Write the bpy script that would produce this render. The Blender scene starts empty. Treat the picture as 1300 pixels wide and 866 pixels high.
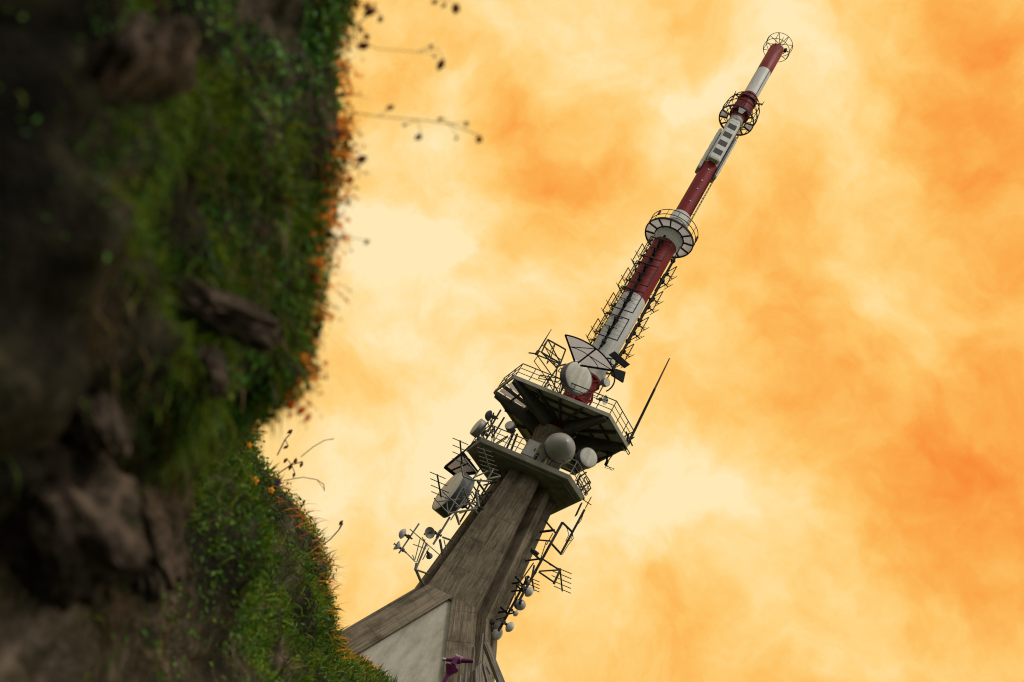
SUN_E = 1.5
import bpy, bmesh, math, random
import numpy as np
from mathutils import Vector, Matrix, noise as mnoise
random.seed(7); rng = np.random.default_rng(7)
SC = bpy.context.scene; COL = SC.collection
rad = math.radians; PI = math.pi

# ------------------------------------------------------------------ camera
FPX = 1300.0; PITCH = rad(33.5); ROLL = rad(32.9)
F = Vector((0, math.cos(PITCH), math.sin(PITCH)))
U0 = Vector((0, -math.sin(PITCH), math.cos(PITCH))); R0 = Vector((1, 0, 0))
R = R0*math.cos(ROLL) + U0*math.sin(ROLL); U = -R0*math.sin(ROLL) + U0*math.cos(ROLL)
cam = bpy.data.cameras.new('camera'); camo = bpy.data.objects.new('camera', cam); COL.objects.link(camo)
camo.matrix_world = Matrix(((R.x, U.x, -F.x, 0), (R.y, U.y, -F.y, 0), (R.z, U.z, -F.z, 0), (0, 0, 0, 1)))
cam.sensor_width = 36; cam.lens = 36; cam.clip_start = 0.02; cam.clip_end = 6000
cam.dof.use_dof = True; cam.dof.focus_distance = 70; cam.dof.aperture_fstop = 3.5; cam.dof.aperture_blades = 7
SC.camera = camo; SC.cycles.filter_width = 1.1

def ray(px, py):
    return F + R*((px-650)/FPX) - U*((py-433)/FPX)
def at(px, py, Y=60.0):                     # survey: sight line meets the vertical plane Y
    v = ray(px, py); return v*(Y/v.y)
def camp(X, Y, Z):                          # point given by its distances right / up / ahead of the lens
    return R*X + U*Y + F*Z

# ------------------------------------------------------------------ helpers
class MB:
    def __init__(s): s.v = []; s.f = []
    def add(s, vs, fs):
        o = len(s.v); s.v += [tuple(p) for p in vs]; s.f += [tuple(i+o for i in q) for q in fs]
    def box(s, c, size, rot=None):
        c = Vector(c); h = Vector(size)*0.5; pts = []
        for x in (-1, 1):
            for y in (-1, 1):
                for z in (-1, 1):
                    p = Vector((x*h.x, y*h.y, z*h.z))
                    if rot is not None: p = rot @ p
                    pts.append(c+p)
        s.add(pts, [(0,1,3,2),(4,6,7,5),(0,4,5,1),(2,3,7,6),(0,2,6,4),(1,5,7,3)])
    def bar(s, a, b, w, h=None, up=(0,0,1)):  # square bar
        a = Vector(a); b = Vector(b); h = h or w; d = (b-a)
        if d.length < 1e-6: return
        d.normalize(); u = Vector(up)
        if abs(d.dot(u)) > .98: u = Vector((1,0,0)) if abs(d.x) < .9 else Vector((0,1,0))
        x = d.cross(u).normalized(); y = x.cross(d)
        pts = [p + x*(i*w/2) + y*(j*h/2) for p in (a, b) for i, j in ((-1,-1),(1,-1),(1,1),(-1,1))]
        s.add(pts, [(0,3,2,1),(4,5,6,7),(0,1,5,4),(1,2,6,5),(2,3,7,6),(3,0,4,7)])
    def tube(s, a, b, r, r2=None, n=8, cap=True):
        a = Vector(a); b = Vector(b); r2 = r if r2 is None else r2; d = (b-a)
        if d.length < 1e-6: return
        d.normalize(); u = Vector((0,0,1)) if abs(d.z) < .95 else Vector((1,0,0))
        x = d.cross(u).normalized(); y = d.cross(x); pts = []
        for p, q in ((a, r), (b, r2)):
            for k in range(n):
                t = 2*PI*k/n; pts.append(p + x*(q*math.cos(t)) + y*(q*math.sin(t)))
        fs = [(k, (k+1) % n, n+(k+1) % n, n+k) for k in range(n)]
        if cap: fs += [tuple(range(n-1, -1, -1)), tuple(range(n, 2*n))]
        s.add(pts, fs)
    def path(s, pts, r, n=6):
        for a, b in zip(pts[:-1], pts[1:]): s.tube(a, b, r, n=n)
    def lathe(s, prof, c=(0,0,0), axis='z', n=32, a0=0, a1=2*PI):  # prof: (radius, height) pairs
        c = Vector(c); full = abs(a1-a0-2*PI) < 1e-6; m = n if full else n+1; pts = []
        for (r, h) in prof:
            for k in range(m):
                t = a0 + (a1-a0)*k/n; x, y = r*math.cos(t), r*math.sin(t)
                pts.append(c + (Vector((x, y, h)) if axis == 'z' else Vector((h, x, y))))
        fs = []
        for i in range(len(prof)-1):
            for k in range(n):
                k2 = (k+1) % m
                fs.append((i*m+k, i*m+k2, (i+1)*m+k2, (i+1)*m+k))
        s.add(pts, fs)
    def hoop(s, c, r, t, n=32, a0=0, a1=2*PI):
        c = Vector(c)
        P = [c + Vector((r*math.cos(a0+(a1-a0)*k/n), r*math.sin(a0+(a1-a0)*k/n), 0)) for k in range(n+1)]
        s.path(P, t, 6)
    def prism(s, poly0, z0, poly1, z1):
        n = len(poly0)
        pts = [(x, y, z0) for x, y in poly0] + [(x, y, z1) for x, y in poly1]
        s.add(pts, [(k, (k+1) % n, n+(k+1) % n, n+k) for k in range(n)] + [tuple(range(n-1,-1,-1)), tuple(range(n, 2*n))])
    def build(s, name, mat, parent=None, smooth=False, bevel=0.0):
        me = bpy.data.meshes.new(name); me.from_pydata(s.v, [], s.f); me.update()
        bm = bmesh.new(); bm.from_mesh(me); bmesh.ops.recalc_face_normals(bm, faces=bm.faces); bm.to_mesh(me); bm.free()
        me.materials.append(mat)
        if smooth:
            for p in me.polygons: p.use_smooth = True
            try: me.set_sharp_from_angle(angle=rad(38))
            except Exception: pass
        o = bpy.data.objects.new(name, me); COL.objects.link(o)
        if parent is not None: o.parent = parent
        if bevel:
            m = o.modifiers.new('bevel', 'BEVEL'); m.width = bevel; m.segments = 2; m.limit_method = 'ANGLE'
        return o

def tag(o, label=None, cat=None, group=None, kind=None):
    if label: o['label'] = label
    if cat: o['category'] = cat
    if group: o['group'] = group
    if kind: o['kind'] = kind
    return o
def thing(name, label, cat, loc=(0,0,0), rz=0.0, group=None):
    o = bpy.data.objects.new(name, None); COL.objects.link(o); o.empty_display_size = .2
    o.location = loc; o.rotation_euler = (0, 0, rz); return tag(o, label, cat, group)
def dup(root, loc, rz, label=None, group=None, scale=None):
    r = root.copy(); COL.objects.link(r); r.location = loc; r.rotation_euler = (0, 0, rz)
    if label: r['label'] = label
    if group: r['group'] = group
    if scale: r.scale = (scale,)*3
    for ch in list(root.children):
        c = ch.copy(); COL.objects.link(c); c.parent = r
        for g in list(ch.children):
            d = g.copy(); COL.objects.link(d); d.parent = c
    return r

# ------------------------------------------------------------------ materials
class NT:
    def __init__(s, tree): s.t = tree; tree.nodes.clear()
    def n(s, typ, **kw):
        nd = s.t.nodes.new(typ)
        for k, v in kw.items(): setattr(nd, k, v)
        return nd
    def l(s, a, b): s.t.links.new(a, b)
    def math(s, op, a, b=None, c=None, clamp=False):
        nd = s.n('ShaderNodeMath', operation=op); nd.use_clamp = clamp
        for i, v in enumerate((a, b, c)):
            if v is None: continue
            if isinstance(v, (int, float)): nd.inputs[i].default_value = v
            else: s.l(v, nd.inputs[i])
        return nd.outputs[0]
    def vmath(s, op, a, b=None, scale=None):
        nd = s.n('ShaderNodeVectorMath', operation=op)
        for i, v in enumerate((a, b)):
            if v is None: continue
            if isinstance(v, (tuple, list, Vector)): nd.inputs[i].default_value = tuple(v)
            else: s.l(v, nd.inputs[i])
        if scale is not None: nd.inputs['Scale'].default_value = scale
        return nd
    def noise(s, vec, scale=1, detail=4, rough=.55, dist=0.0):
        nd = s.n('ShaderNodeTexNoise'); nd.inputs['Scale'].default_value = scale; nd.inputs['Detail'].default_value = detail
        nd.inputs['Roughness'].default_value = rough; nd.inputs['Distortion'].default_value = dist
        if vec is not None: s.l(vec, nd.inputs['Vector'])
        return nd
    def ramp(s, fac, stops, interp='LINEAR'):
        nd = s.n('ShaderNodeValToRGB'); cr = nd.color_ramp; cr.interpolation = interp
        while len(cr.elements) < len(stops): cr.elements.new(.5)
        for e, (p, c) in zip(cr.elements, stops):
            e.position = p; e.color = (*c, 1) if len(c) == 3 else c
        s.l(fac, nd.inputs[0]); return nd.outputs[0]
    def mix(s, fac, a, b, mode='MIX'):
        nd = s.n('ShaderNodeMix', data_type='RGBA', blend_type=mode)
        for i, v in ((0, fac), (6, a), (7, b)):
            if isinstance(v, (int, float)): nd.inputs[i].default_value = v
            elif isinstance(v, (tuple, list)): nd.inputs[i].default_value = (*v[:3], 1)
            else: s.l(v, nd.inputs[i])
        return nd.outputs[2]

def newmat(name):
    m = bpy.data.materials.new(name); m.use_nodes = True; return m, NT(m.node_tree)

def paint(name, col, rough=.5, metal=0.0, wear=.25, dirt=(.10,.085,.06), scale=2.5, streak=True, bump=.08, spec=.4):
    m, t = newmat(name)
    tc = t.n('ShaderNodeTexCoord').outputs['Object']
    mp = t.n('ShaderNodeMapping'); t.l(tc, mp.inputs['Vector'])
    mp.inputs['Scale'].default_value = (3, 3, .5) if streak else (1, 1, 1)
    a = t.noise(mp.outputs[0], scale, 7, .65); b = t.noise(tc, scale*6, 5, .6)
    k = t.ramp(a.outputs[0], [(.40, (0,0,0)), (.72, (1,1,1))])
    k2 = t.math('MULTIPLY', k, wear)
    c = t.mix(k2, col, dirt)
    vv = t.math('MULTIPLY_ADD', b.outputs[0], .35, .83)
    c = t.mix(1.0, c, vv, 'MULTIPLY')
    bs = t.n('ShaderNodeBsdfPrincipled'); t.l(c, bs.inputs['Base Color'])
    t.l(t.math('MULTIPLY_ADD', a.outputs[0], .3, rough-.15), bs.inputs['Roughness'])
    bs.inputs['Metallic'].default_value = metal; bs.inputs['Specular IOR Level'].default_value = spec
    bp = t.n('ShaderNodeBump'); bp.inputs['Strength'].default_value = bump; bp.inputs['Distance'].default_value = .02
    t.l(b.outputs[0], bp.inputs['Height']); t.l(bp.outputs[0], bs.inputs['Normal'])
    o = t.n('ShaderNodeOutputMaterial'); t.l(bs.outputs[0], o.inputs[0]); return m

def concrete(name, tint=(1,1,1)):
    m, t = newmat(name)
    tc = t.n('ShaderNodeTexCoord').outputs['Object']
    def mapped(sx, sy, sz):
        mp = t.n('ShaderNodeMapping'); mp.inputs['Scale'].default_value = (sx, sy, sz); t.l(tc, mp.inputs['Vector']); return mp.outputs[0]
    board = t.noise(mapped(7, 7, .25), 1.0, 3, .6)
    grain = t.noise(mapped(26, 26, .9), 1.0, 5, .75)
    blot = t.noise(tc, .9, 6, .62, .6)
    run = t.noise(mapped(2.2, 2.2, .22), 1.0, 5, .6)
    c = t.ramp(board.outputs[0], [(.34, (.105, .080, .055)), (.5, (.178, .142, .102)), (.68, (.27, .225, .165))])
    c = t.mix(t.ramp(grain.outputs[0], [(.42, (0,0,0)), (.60, (.85,.85,.85))]), c, (.32,.275,.205))
    c = t.mix(t.ramp(blot.outputs[0], [(.46, (0,0,0)), (.66, (.65,.65,.65))]), c, (.062, .047, .032))
    c = t.mix(t.ramp(run.outputs[0], [(.56, (0,0,0)), (.72, (.55,.55,.55))]), c, (.33, .29, .215))
    run2 = t.noise(mapped(3.1, 3.1, .16), 1.0, 6, .7)
    c = t.mix(t.ramp(run2.outputs[0], [(.55, (0,0,0)), (.70, (.8,.8,.8))]), c, (.05, .040, .029))
    rust = t.noise(mapped(1.3, 1.3, .5), 1.3, 4, .6)
    c = t.mix(t.ramp(rust.outputs[0], [(.66, (0,0,0)), (.76, (.55,.55,.55))]), c, (.12, .045, .02))
    sx = t.n('ShaderNodeSeparateXYZ'); t.l(tc, sx.inputs[0])
    wob = t.noise(tc, 1.5, 2)
    zz = t.math('MULTIPLY_ADD', wob.outputs[0], .10, sx.outputs[2])
    fr = t.math('FRACT', t.math('MULTIPLY', zz, 1/2.05))
    ln = t.math('LESS_THAN', fr, .014)
    lnw = t.math('MULTIPLY', ln, t.math('MULTIPLY', blot.outputs[0], .9))
    c = t.mix(lnw, c, (.035, .028, .02))
    c = t.mix(1.0, c, tint, 'MULTIPLY')
    bs = t.n('ShaderNodeBsdfPrincipled'); t.l(c, bs.inputs['Base Color']); bs.inputs['Roughness'].default_value = .9
    bs.inputs['Specular IOR Level'].default_value = .2
    hgt = t.math('ADD', t.math('MULTIPLY', board.outputs[0], .8), t.math('MULTIPLY', grain.outputs[0], .5))
    hgt = t.math('SUBTRACT', hgt, t.math('MULTIPLY', ln, .4))
    bp = t.n('ShaderNodeBump'); bp.inputs['Strength'].default_value = .8; bp.inputs['Distance'].default_value = .05
    t.l(hgt, bp.inputs['Height']); t.l(bp.outputs[0], bs.inputs['Normal'])
    o = t.n('ShaderNodeOutputMaterial'); t.l(bs.outputs[0], o.inputs[0]); return m

def grating(name, col, trans=.5):
    m, t = newmat(name)
    tc = t.n('ShaderNodeTexCoord').outputs['Object']
    nz = t.noise(tc, 3, 5, .6)
    c = t.mix(t.math('MULTIPLY', nz.outputs[0], .6), col, tuple(v*.55 for v in col))
    d = t.n('ShaderNodeBsdfDiffuse'); t.l(c, d.inputs[0])
    tr = t.n('ShaderNodeBsdfTranslucent'); t.l(c, tr.inputs[0])
    mx = t.n('ShaderNodeMixShader'); mx.inputs[0].default_value = trans
    t.l(d.outputs[0], mx.inputs[1]); t.l(tr.outputs[0], mx.inputs[2])
    o = t.n('ShaderNodeOutputMaterial'); t.l(mx.outputs[0], o.inputs[0]); return m

def leafmat(name, stops, trans=.35, rough=.6, nscale=6):
    m, t = newmat(name)
    g = t.n('ShaderNodeNewGeometry')
    tc = t.n('ShaderNodeTexCoord').outputs['Object']
    nz = t.noise(tc, nscale, 3, .6)
    f = t.math('ADD', t.math('MULTIPLY', g.outputs['Random Per Island'], .55), t.math('MULTIPLY', nz.outputs[0], .45))
    c = t.ramp(f, stops)
    bs = t.n('ShaderNodeBsdfPrincipled'); t.l(c, bs.inputs['Base Color']); bs.inputs['Roughness'].default_value = rough
    bs.inputs['Specular IOR Level'].default_value = .25
    tr = t.n('ShaderNodeBsdfTranslucent'); t.l(c, tr.inputs[0])
    mx = t.n('ShaderNodeMixShader'); mx.inputs[0].default_value = trans
    t.l(bs.outputs[0], mx.inputs[1]); t.l(tr.outputs[0], mx.inputs[2])
    o = t.n('ShaderNodeOutputMaterial'); t.l(mx.outputs[0], o.inputs[0]); return m

def earth(name, stops, scale=3.0, bump=.8, dist=.05):
    m, t = newmat(name)
    tc = t.n('ShaderNodeTexCoord').outputs['Object']
    a = t.noise(tc, scale, 9, .66, .4); b = t.noise(tc, scale*7, 6, .65)
    f = t.math('ADD', t.math('MULTIPLY', a.outputs[0], .72), t.math('MULTIPLY', b.outputs[0], .28))
    c = t.ramp(f, stops)
    bs = t.n('ShaderNodeBsdfPrincipled'); t.l(c, bs.inputs['Base Color']); bs.inputs['Roughness'].default_value = .95
    bs.inputs['Specular IOR Level'].default_value = .15
    bp = t.n('ShaderNodeBump'); bp.inputs['Strength'].default_value = bump; bp.inputs['Distance'].default_value = dist
    t.l(f, bp.inputs['Height']); t.l(bp.outputs[0], bs.inputs['Normal'])
    o = t.n('ShaderNodeOutputMaterial'); t.l(bs.outputs[0], o.inputs[0]); return m

M = dict(
    concrete=concrete('board_marked_concrete', (.95,.905,.835)),
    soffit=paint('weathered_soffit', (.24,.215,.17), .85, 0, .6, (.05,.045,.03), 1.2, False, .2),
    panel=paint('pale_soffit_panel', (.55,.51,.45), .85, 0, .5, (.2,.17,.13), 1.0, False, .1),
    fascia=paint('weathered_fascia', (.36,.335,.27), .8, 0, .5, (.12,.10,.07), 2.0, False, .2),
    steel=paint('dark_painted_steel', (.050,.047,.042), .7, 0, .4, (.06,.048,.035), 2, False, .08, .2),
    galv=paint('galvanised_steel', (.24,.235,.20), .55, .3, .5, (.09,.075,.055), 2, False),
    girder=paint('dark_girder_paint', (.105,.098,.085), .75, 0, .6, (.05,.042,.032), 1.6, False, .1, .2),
    black=paint('black_steel', (.010,.010,.011), .75, 0, .3, (.03,.022,.015), 2, False, .08, .15),
    white=paint('white_mast_paint', (.78,.76,.71), .5, 0, .4, (.42,.385,.31), 1.3),
    red=paint('red_mast_paint', (.27,.010,.010), .55, 0, .45, (.10,.008,.007), 1.3, True, .08, .2),
    dish=paint('dish_white', (.72,.70,.64), .5, 0, .65, (.30,.27,.21), 1.2),
    radome=paint('radome_fabric', (.70,.67,.57), .6, 0, .6, (.30,.27,.20), 1.0),
    domegrey=paint('grey_dome', (.36,.34,.30), .42, 0, .6, (.19,.165,.135), .8),
    shroud=paint('dish_shroud', (.105,.108,.115), .5, 0, .4, (.05,.05,.05), 1.5),
    wall=paint('pale_render', (.48,.445,.35), .9, 0, .9, (.27,.235,.165), .5, True, .2),
    wood=None, purple=paint('purple_enamel', (.13,.008,.085), .35, 0, .3, (.05,.008,.03), 3, False, .05, .5),
    silver=paint('bare_metal', (.5,.5,.5), .35, .8, .2, (.2,.2,.2), 3, False),
    hatch=paint('dark_hatch', (.03,.03,.022), .6, 0, .4, (.03,.03,.025), 2, False),
    rust=paint('rusty_steel', (.13,.055,.03), .8, 0, .5, (.05,.025,.018), 2, False),
    pale=grating('pale_grating', (.56,.545,.56), .6),
)
def woodmat():
    m, t = newmat('weathered_timber')
    tc = t.n('ShaderNodeTexCoord').outputs['Object']
    mp = t.n('ShaderNodeMapping'); mp.inputs['Scale'].default_value = (16, 16, .7); t.l(tc, mp.inputs['Vector'])
    a = t.noise(mp.outputs[0], 1, 6, .65, .4); b = t.noise(tc, 1.7, 4, .6)
    c = t.ramp(a.outputs[0], [(.3, (.06,.047,.037)), (.5, (.28,.23,.185)), (.72, (.50,.43,.36))])
    c = t.mix(t.ramp(b.outputs[0], [(.5, (0,0,0)), (.75, (.6,.6,.6))]), c, (.07,.055,.042))
    bs = t.n('ShaderNodeBsdfPrincipled'); t.l(c, bs.inputs['Base Color']); bs.inputs['Roughness'].default_value = .9
    bp = t.n('ShaderNodeBump'); bp.inputs['Strength'].default_value = .5; bp.inputs['Distance'].default_value = .02
    t.l(a.outputs[0], bp.inputs['Height']); t.l(bp.outputs[0], bs.inputs['Normal'])
    o = t.n('ShaderNodeOutputMaterial'); t.l(bs.outputs[0], o.inputs[0]); return m
M['wood'] = woodmat()

# ------------------------------------------------------------------ sky and sun
SUN_EL, SUN_AZ = rad(62), rad(-62)         # azimuth of the sun counted from +X
W = bpy.data.worlds.new('World'); SC.world = W; W.use_nodes = True
def build_world():
    t = NT(W.node_tree)
    d = t.n('ShaderNodeTexCoord').outputs['Generated']
    sky = t.n('ShaderNodeTexSky', sky_type='NISHITA'); sky.sun_disc = False
    sky.sun_elevation = SUN_EL; sky.sun_rotation = PI/2 - SUN_AZ
    skyc = t.vmath('SCALE', sky.outputs[0], scale=.09).outputs[0]
    nrm = t.vmath('NORMALIZE', d).outputs[0]
    # wind-torn warp of the direction
    w1 = t.noise(nrm, 2.6, 4, .5); w2 = t.noise(nrm, 9.0, 5, .55)
    o1 = t.vmath('SCALE', t.vmath('SUBTRACT', w1.outputs['Color'], (.5,.5,.5)).outputs[0], scale=.22).outputs[0]
    o2 = t.vmath('SCALE', t.vmath('SUBTRACT', w2.outputs['Color'], (.5,.5,.5)).outputs[0], scale=.10).outputs[0]
    wd = t.vmath('ADD', t.vmath('ADD', nrm, o1).outputs[0], o2).outputs[0]
    fb = t.noise(wd, 5.0, 9, .55); fine = t.noise(wd, 17.0, 8, .62); big = t.noise(nrm, 1.1, 3, .5)
    v = t.math('ADD', t.math('MULTIPLY_ADD', fb.outputs[0], 1.1, -.55), t.math('MULTIPLY_ADD', fine.outputs[0], .40, -.20))
    v = t.math('ADD', v, .66)
    fb2 = t.noise(t.vmath('ADD', wd, SHADE).outputs[0], 5.0, 9, .55); rel = t.math('SUBTRACT', fb.outputs[0], fb2.outputs[0])
    v = t.math('MULTIPLY_ADD', rel, .85, v)            # billows lit from above
    wd2 = t.vmath('ADD', nrm, t.vmath('SCALE', o1, scale=.55).outputs[0]).outputs[0]
    wd2 = t.vmath('ADD', wd2, o2).outputs[0]
    for (px, py, s, a) in CLOUDS:
        c = ray(px, py).normalized()
        dist = t.vmath('DISTANCE', wd2, tuple(c)).outputs['Value']
        q = t.math('DIVIDE', dist, s/FPX)
        g = t.math('POWER', 2.718, t.math('MULTIPLY', t.math('MULTIPLY', q, q), -1.0))
        v = t.math('MULTIPLY_ADD', g, a*(.58 if a < 0 else .70), v)
    glow = t.ramp(v, [(.0, (.93,.22,.030)), (.18, (.96,.315,.048)), (.36, (.975,.43,.080)), (.54, (.99,.555,.135)), (.72, (1.0,.66,.225)), (.88, (1.0,.75,.35)), (1.0, (1.0,.82,.47))])
    grey = t.ramp(v, [(.0, GREY[0]), (1.0, GREY[1])])
    up = t.n('ShaderNodeSeparateXYZ'); t.l(nrm, up.inputs[0])          # overcast: brightest overhead
    grey = t.mix(1.0, grey, t.math('MULTIPLY_ADD', t.math('MAXIMUM', up.outputs[2], 0.0), 1.15, .38), 'MULTIPLY')
    # orange on the viewed side only; unseen rest greyed to keep tower light neutral
    side = t.vmath('DOT_PRODUCT', nrm, tuple(GLOWDIR)).outputs['Value']
    mr = t.n('ShaderNodeMapRange', interpolation_type='SMOOTHSTEP'); t.l(side, mr.inputs[0])
    mr.inputs[1].default_value = .50; mr.inputs[2].default_value = .72
    cl = t.mix(mr.outputs[0], grey, glow)
    cover = t.math('MAXIMUM', mr.outputs[0], .9)
    c = t.mix(cover, skyc, cl)
    # below the horizon: dim land
    sp = t.n('ShaderNodeSeparateXYZ'); t.l(nrm, sp.inputs[0])
    hz = t.n('ShaderNodeMapRange'); t.l(sp.outputs[2], hz.inputs[0]); hz.inputs[1].default_value = -.06; hz.inputs[2].default_value = 0.02
    c = t.mix(hz.outputs[0], (.05,.05,.04), c)
    bg = t.n('ShaderNodeBackground'); t.l(c, bg.inputs[0]); bg.inputs[1].default_value = 1.0
    o = t.n('ShaderNodeOutputWorld'); t.l(bg.outputs[0], o.inputs[0])
SHADE = tuple((U0*.030 - R0*.022))
GREY = ((.40,.375,.33), (.80,.765,.69)); GLOWDIR = (F + R*.12).normalized()
CLOUDS = [  # sight direction in photo pixels, angular size, strength (+ lighter, - deeper orange)
    (1260,640,150,-.36), (1290,480,110,-.35), (1180,600,90,-.15), (1240,90,120,-.65), (1290,220,100,-.45), (1280,360,90,-.3), (1200,20,80,-.2),
    (650,140,45,-.5), (690,230,48,-.45), (720,320,60,-.35), (980,250,60,-.25), (1010,330,60,-.3), (1000,420,70,-.35), (950,520,70,-.35), (1060,560,70,-.25), (1130,680,80,-.2),
    (870,10,40,-.2), (1150,810,60,-.2), (640,800,70,-.12), (900,830,90,-.12), (880,690,45,-.12),
    (760,60,90,.25), (1000,70,110,.30), (700,20,60,.2), (1130,200,80,.25), (1140,420,90,.3), (560,270,130,.30), (480,380,120,.3), (560,120,60,.35),
    (860,180,70,.15), (900,600,90,.30), (1000,660,70,.2), (560,560,110,.22), (780,690,80,.18), (700,850,60,.1), (450,640,90,.25), (430,780,80,.22), (800,320,90,.25), (900,330,90,.22), (1080,300,70,.15), (1010,760,50,.15), (880,420,60,-.1), (800,340,60,.05)]
build_world()
sun = bpy.data.lights.new('sun', 'SUN'); sun.energy = SUN_E; sun.angle = rad(14); sun.color = (1, .95, .88)
suno = bpy.data.objects.new('sun', sun); COL.objects.link(suno)
sd = Vector((math.cos(SUN_EL)*math.cos(SUN_AZ), math.cos(SUN_EL)*math.sin(SUN_AZ), math.sin(SUN_EL)))
suno.rotation_euler = sd.to_track_quat('Z', 'Y').to_euler()
vs = SC.view_settings; SC.display_settings.display_device = 'sRGB'
vs.view_transform = 'Standard'; vs.look = 'None'; vs.gamma = 1; vs.use_curve_mapping = False; vs.exposure = 0
SC.render.film_transparent = False
SC.cycles.use_denoising = True; SC.cycles.max_bounces = 6
# ------------------------------------------------------------------ the tower (axis at AX, AY; local z counts from ZB)
AX, AY, ZB = 6.0, 60.0, 14.6
def dirv(a): return Vector((math.cos(rad(a)), math.sin(rad(a)), 0))
def L(v): return Vector((v[0]-AX, v[1]-AY, v[2]-ZB))          # world -> tower local
def Z(z): return z-ZB
def on_level(px, py, z):
    v = ray(px, py); return v*(z/v.z)
FACES = (-110, 10, 130); ENDS = (190, -50, 70)
def hexa(d, w, c=(0,0)):                  # triangle with its corners cut off
    out = []
    for a in FACES:
        n = dirv(a); t = dirv(a+90)
        for s in (-1, 1):
            p = n*d + t*(w*s); out.append((p.x+c[0], p.y+c[1]))
    return out
def hexR(d, Rc, c=(0,0)): return hexa(d, math.sqrt(Rc*Rc-d*d), c)

tower = thing('transmission_tower', 'tall grey concrete transmission tower with red and white mast, seen from below', 'tower', (AX, AY, ZB))
mb = MB()
def core(d, w, notch, h):                 # faces, with a groove either side of every end rib
    H = hexa(d, w); out = []
    for k in range(3):
        out += [H[2*k], H[2*k+1]]; a = FACES[k]+60; e = dirv(a); t = dirv(a+90)
        for s in (-1, 1): p = e*notch+t*(h*s); out.append((p.x, p.y))
    return out
mb.prism(core(2.46, 1.66, 2.0, .33), Z(20.7), core(1.95, 1.0, 1.15, .26), Z(30.66))
for a in ENDS:
    e = dirv(a); t = dirv(a+90)
    def rib(r0, r1, h): return [tuple((e*r+t*(h*s))[:2]) for r, s in ((r0,-1),(r1,-1),(r1,1),(r0,1))]
    mb.prism(rib(1.0, 2.80, .34), Z(20.9), rib(.8, 1.92, .27), Z(30.64))
mb.lathe([(0,Z(31.06)),(1.35,Z(31.06)),(1.3,Z(33.9)),(1.5,Z(35.0)),(0,Z(35.0))], n=36)
shaft = mb.build('shaft', M['concrete'], tower, bevel=.03)

# three splayed legs
tanl = .52
for i, a in enumerate(ENDS):
    e = dirv(a); A = []
    # the two long faces that meet at this end
    f1, f2 = a-60, a+60
    n1, n2 = dirv(f1), dirv(f2)
    c1 = n1*2.46 + dirv(f1+90)*1.66; c2 = n2*2.46 + dirv(f2-90)*1.66
    b1 = c1 - dirv(f1+90)*1.68; b2 = c2 + dirv(f2+90)*1.68
    t = dirv(a+90); sec = [b1, c1, e*2.0-t*.33, e*2.0+t*.33, c2, b2, e*.5]
    mb = MB()
    z1, z0 = 20.95, 13.0
    sh = e*(tanl*(z1-z0))
    P1 = [(p.x, p.y) for p in sec]; P0 = [((p+sh).x, (p+sh).y) for p in sec]
    mb.prism(P0, Z(z0), P1, Z(z1))
    # end rib running down the leg
    t = dirv(a+90)
    rb = [e*r+t*(.34*s) for r, s in ((1.5,-1),(2.77,-1),(2.77,1),(1.5,1))]
    mb.prism([((p+sh).x, (p+sh).y) for p in rb], Z(z0), [(p.x, p.y) for p in rb], Z(z1+.02))
    o = mb.build('leg', M['concrete'], tower)
    ax = Vector((-e.x*tanl, -e.y*tanl, 1)).normalized()
    q = Vector((0,0,1)).rotation_difference(ax)
    o.data.transform(q.to_matrix().to_4x4().inverted()); o.rotation_mode = 'QUATERNION'; o.rotation_quaternion = q
    m_ = o.modifiers.new('bevel', 'BEVEL'); m_.width = .03; m_.segments = 2; m_.limit_method = 'ANGLE'
# pale rendered wall filling the gap between two legs
def infill(face, rec=.22):
    n = dirv(face); t = dirv(face+90); mb = MB(); zt, zb = 20.75, 13.0
    def pts(z, d):
        s = .5*tanl*(20.95-z); w = .02 + tanl*math.sin(rad(60))*(20.95-z) + .05
        c = n*(d+s); return [c-t*w, c+t*w]
    a = pts(zt, 2.46-rec) + pts(zb, 2.46-rec); b = pts(zt, 2.46-rec-.3) + pts(zb, 2.46-rec-.3)
    V = [Vector((p.x, p.y, Z(z))) for p, z in zip(a+b, (zt,zt,zb,zb)*2)]
    mb.add(V, [(0,1,3,2),(4,6,7,5),(0,4,5,1),(2,3,7,6),(0,2,6,4),(1,5,7,3)])
    o = mb.build('infill_wall', M['wall'], tower); o['label'] = 'pale rendered triangular wall between the legs'
for f in FACES: infill(f)

def railing(poly, z, h, name, parent, rails=(1.0,.66,.33), step=1.1, r=.032, mat='galv', closed=True):
    mb = MB(); n = len(poly)
    for k in range(n if closed else n-1):
        a = Vector((*poly[k], z)); b = Vector((*poly[(k+1) % n], z))
        for q in rails: mb.tube(a+Vector((0,0,h*q)), b+Vector((0,0,h*q)), r*(1.15 if q == 1 else .8), n=6)
        m = max(1, round((b-a).length/step))
        for i in range(m): p = a.lerp(b, i/m); mb.tube(p, p+Vector((0,0,h)), r, n=6)
    return mb.build(name, M[mat], parent)

# lower platform: concrete deck
c0 = (-.30, -.05)
mb = MB(); mb.prism(hexR(3.0, 4.30, c0), Z(30.70), hexR(3.08, 4.40, c0), Z(31.02))
plat = mb.build('platform', M['fascia'], tower, bevel=.02); plat['label'] = 'lower concrete platform deck'
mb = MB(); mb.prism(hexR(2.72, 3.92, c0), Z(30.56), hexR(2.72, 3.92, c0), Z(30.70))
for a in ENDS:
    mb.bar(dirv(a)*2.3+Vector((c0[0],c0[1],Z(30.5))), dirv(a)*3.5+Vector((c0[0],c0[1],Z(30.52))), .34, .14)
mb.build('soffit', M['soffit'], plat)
railing(hexR(2.98, 4.28, c0), Z(31.02), 1.15, 'railing', plat, step=.8)
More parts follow.
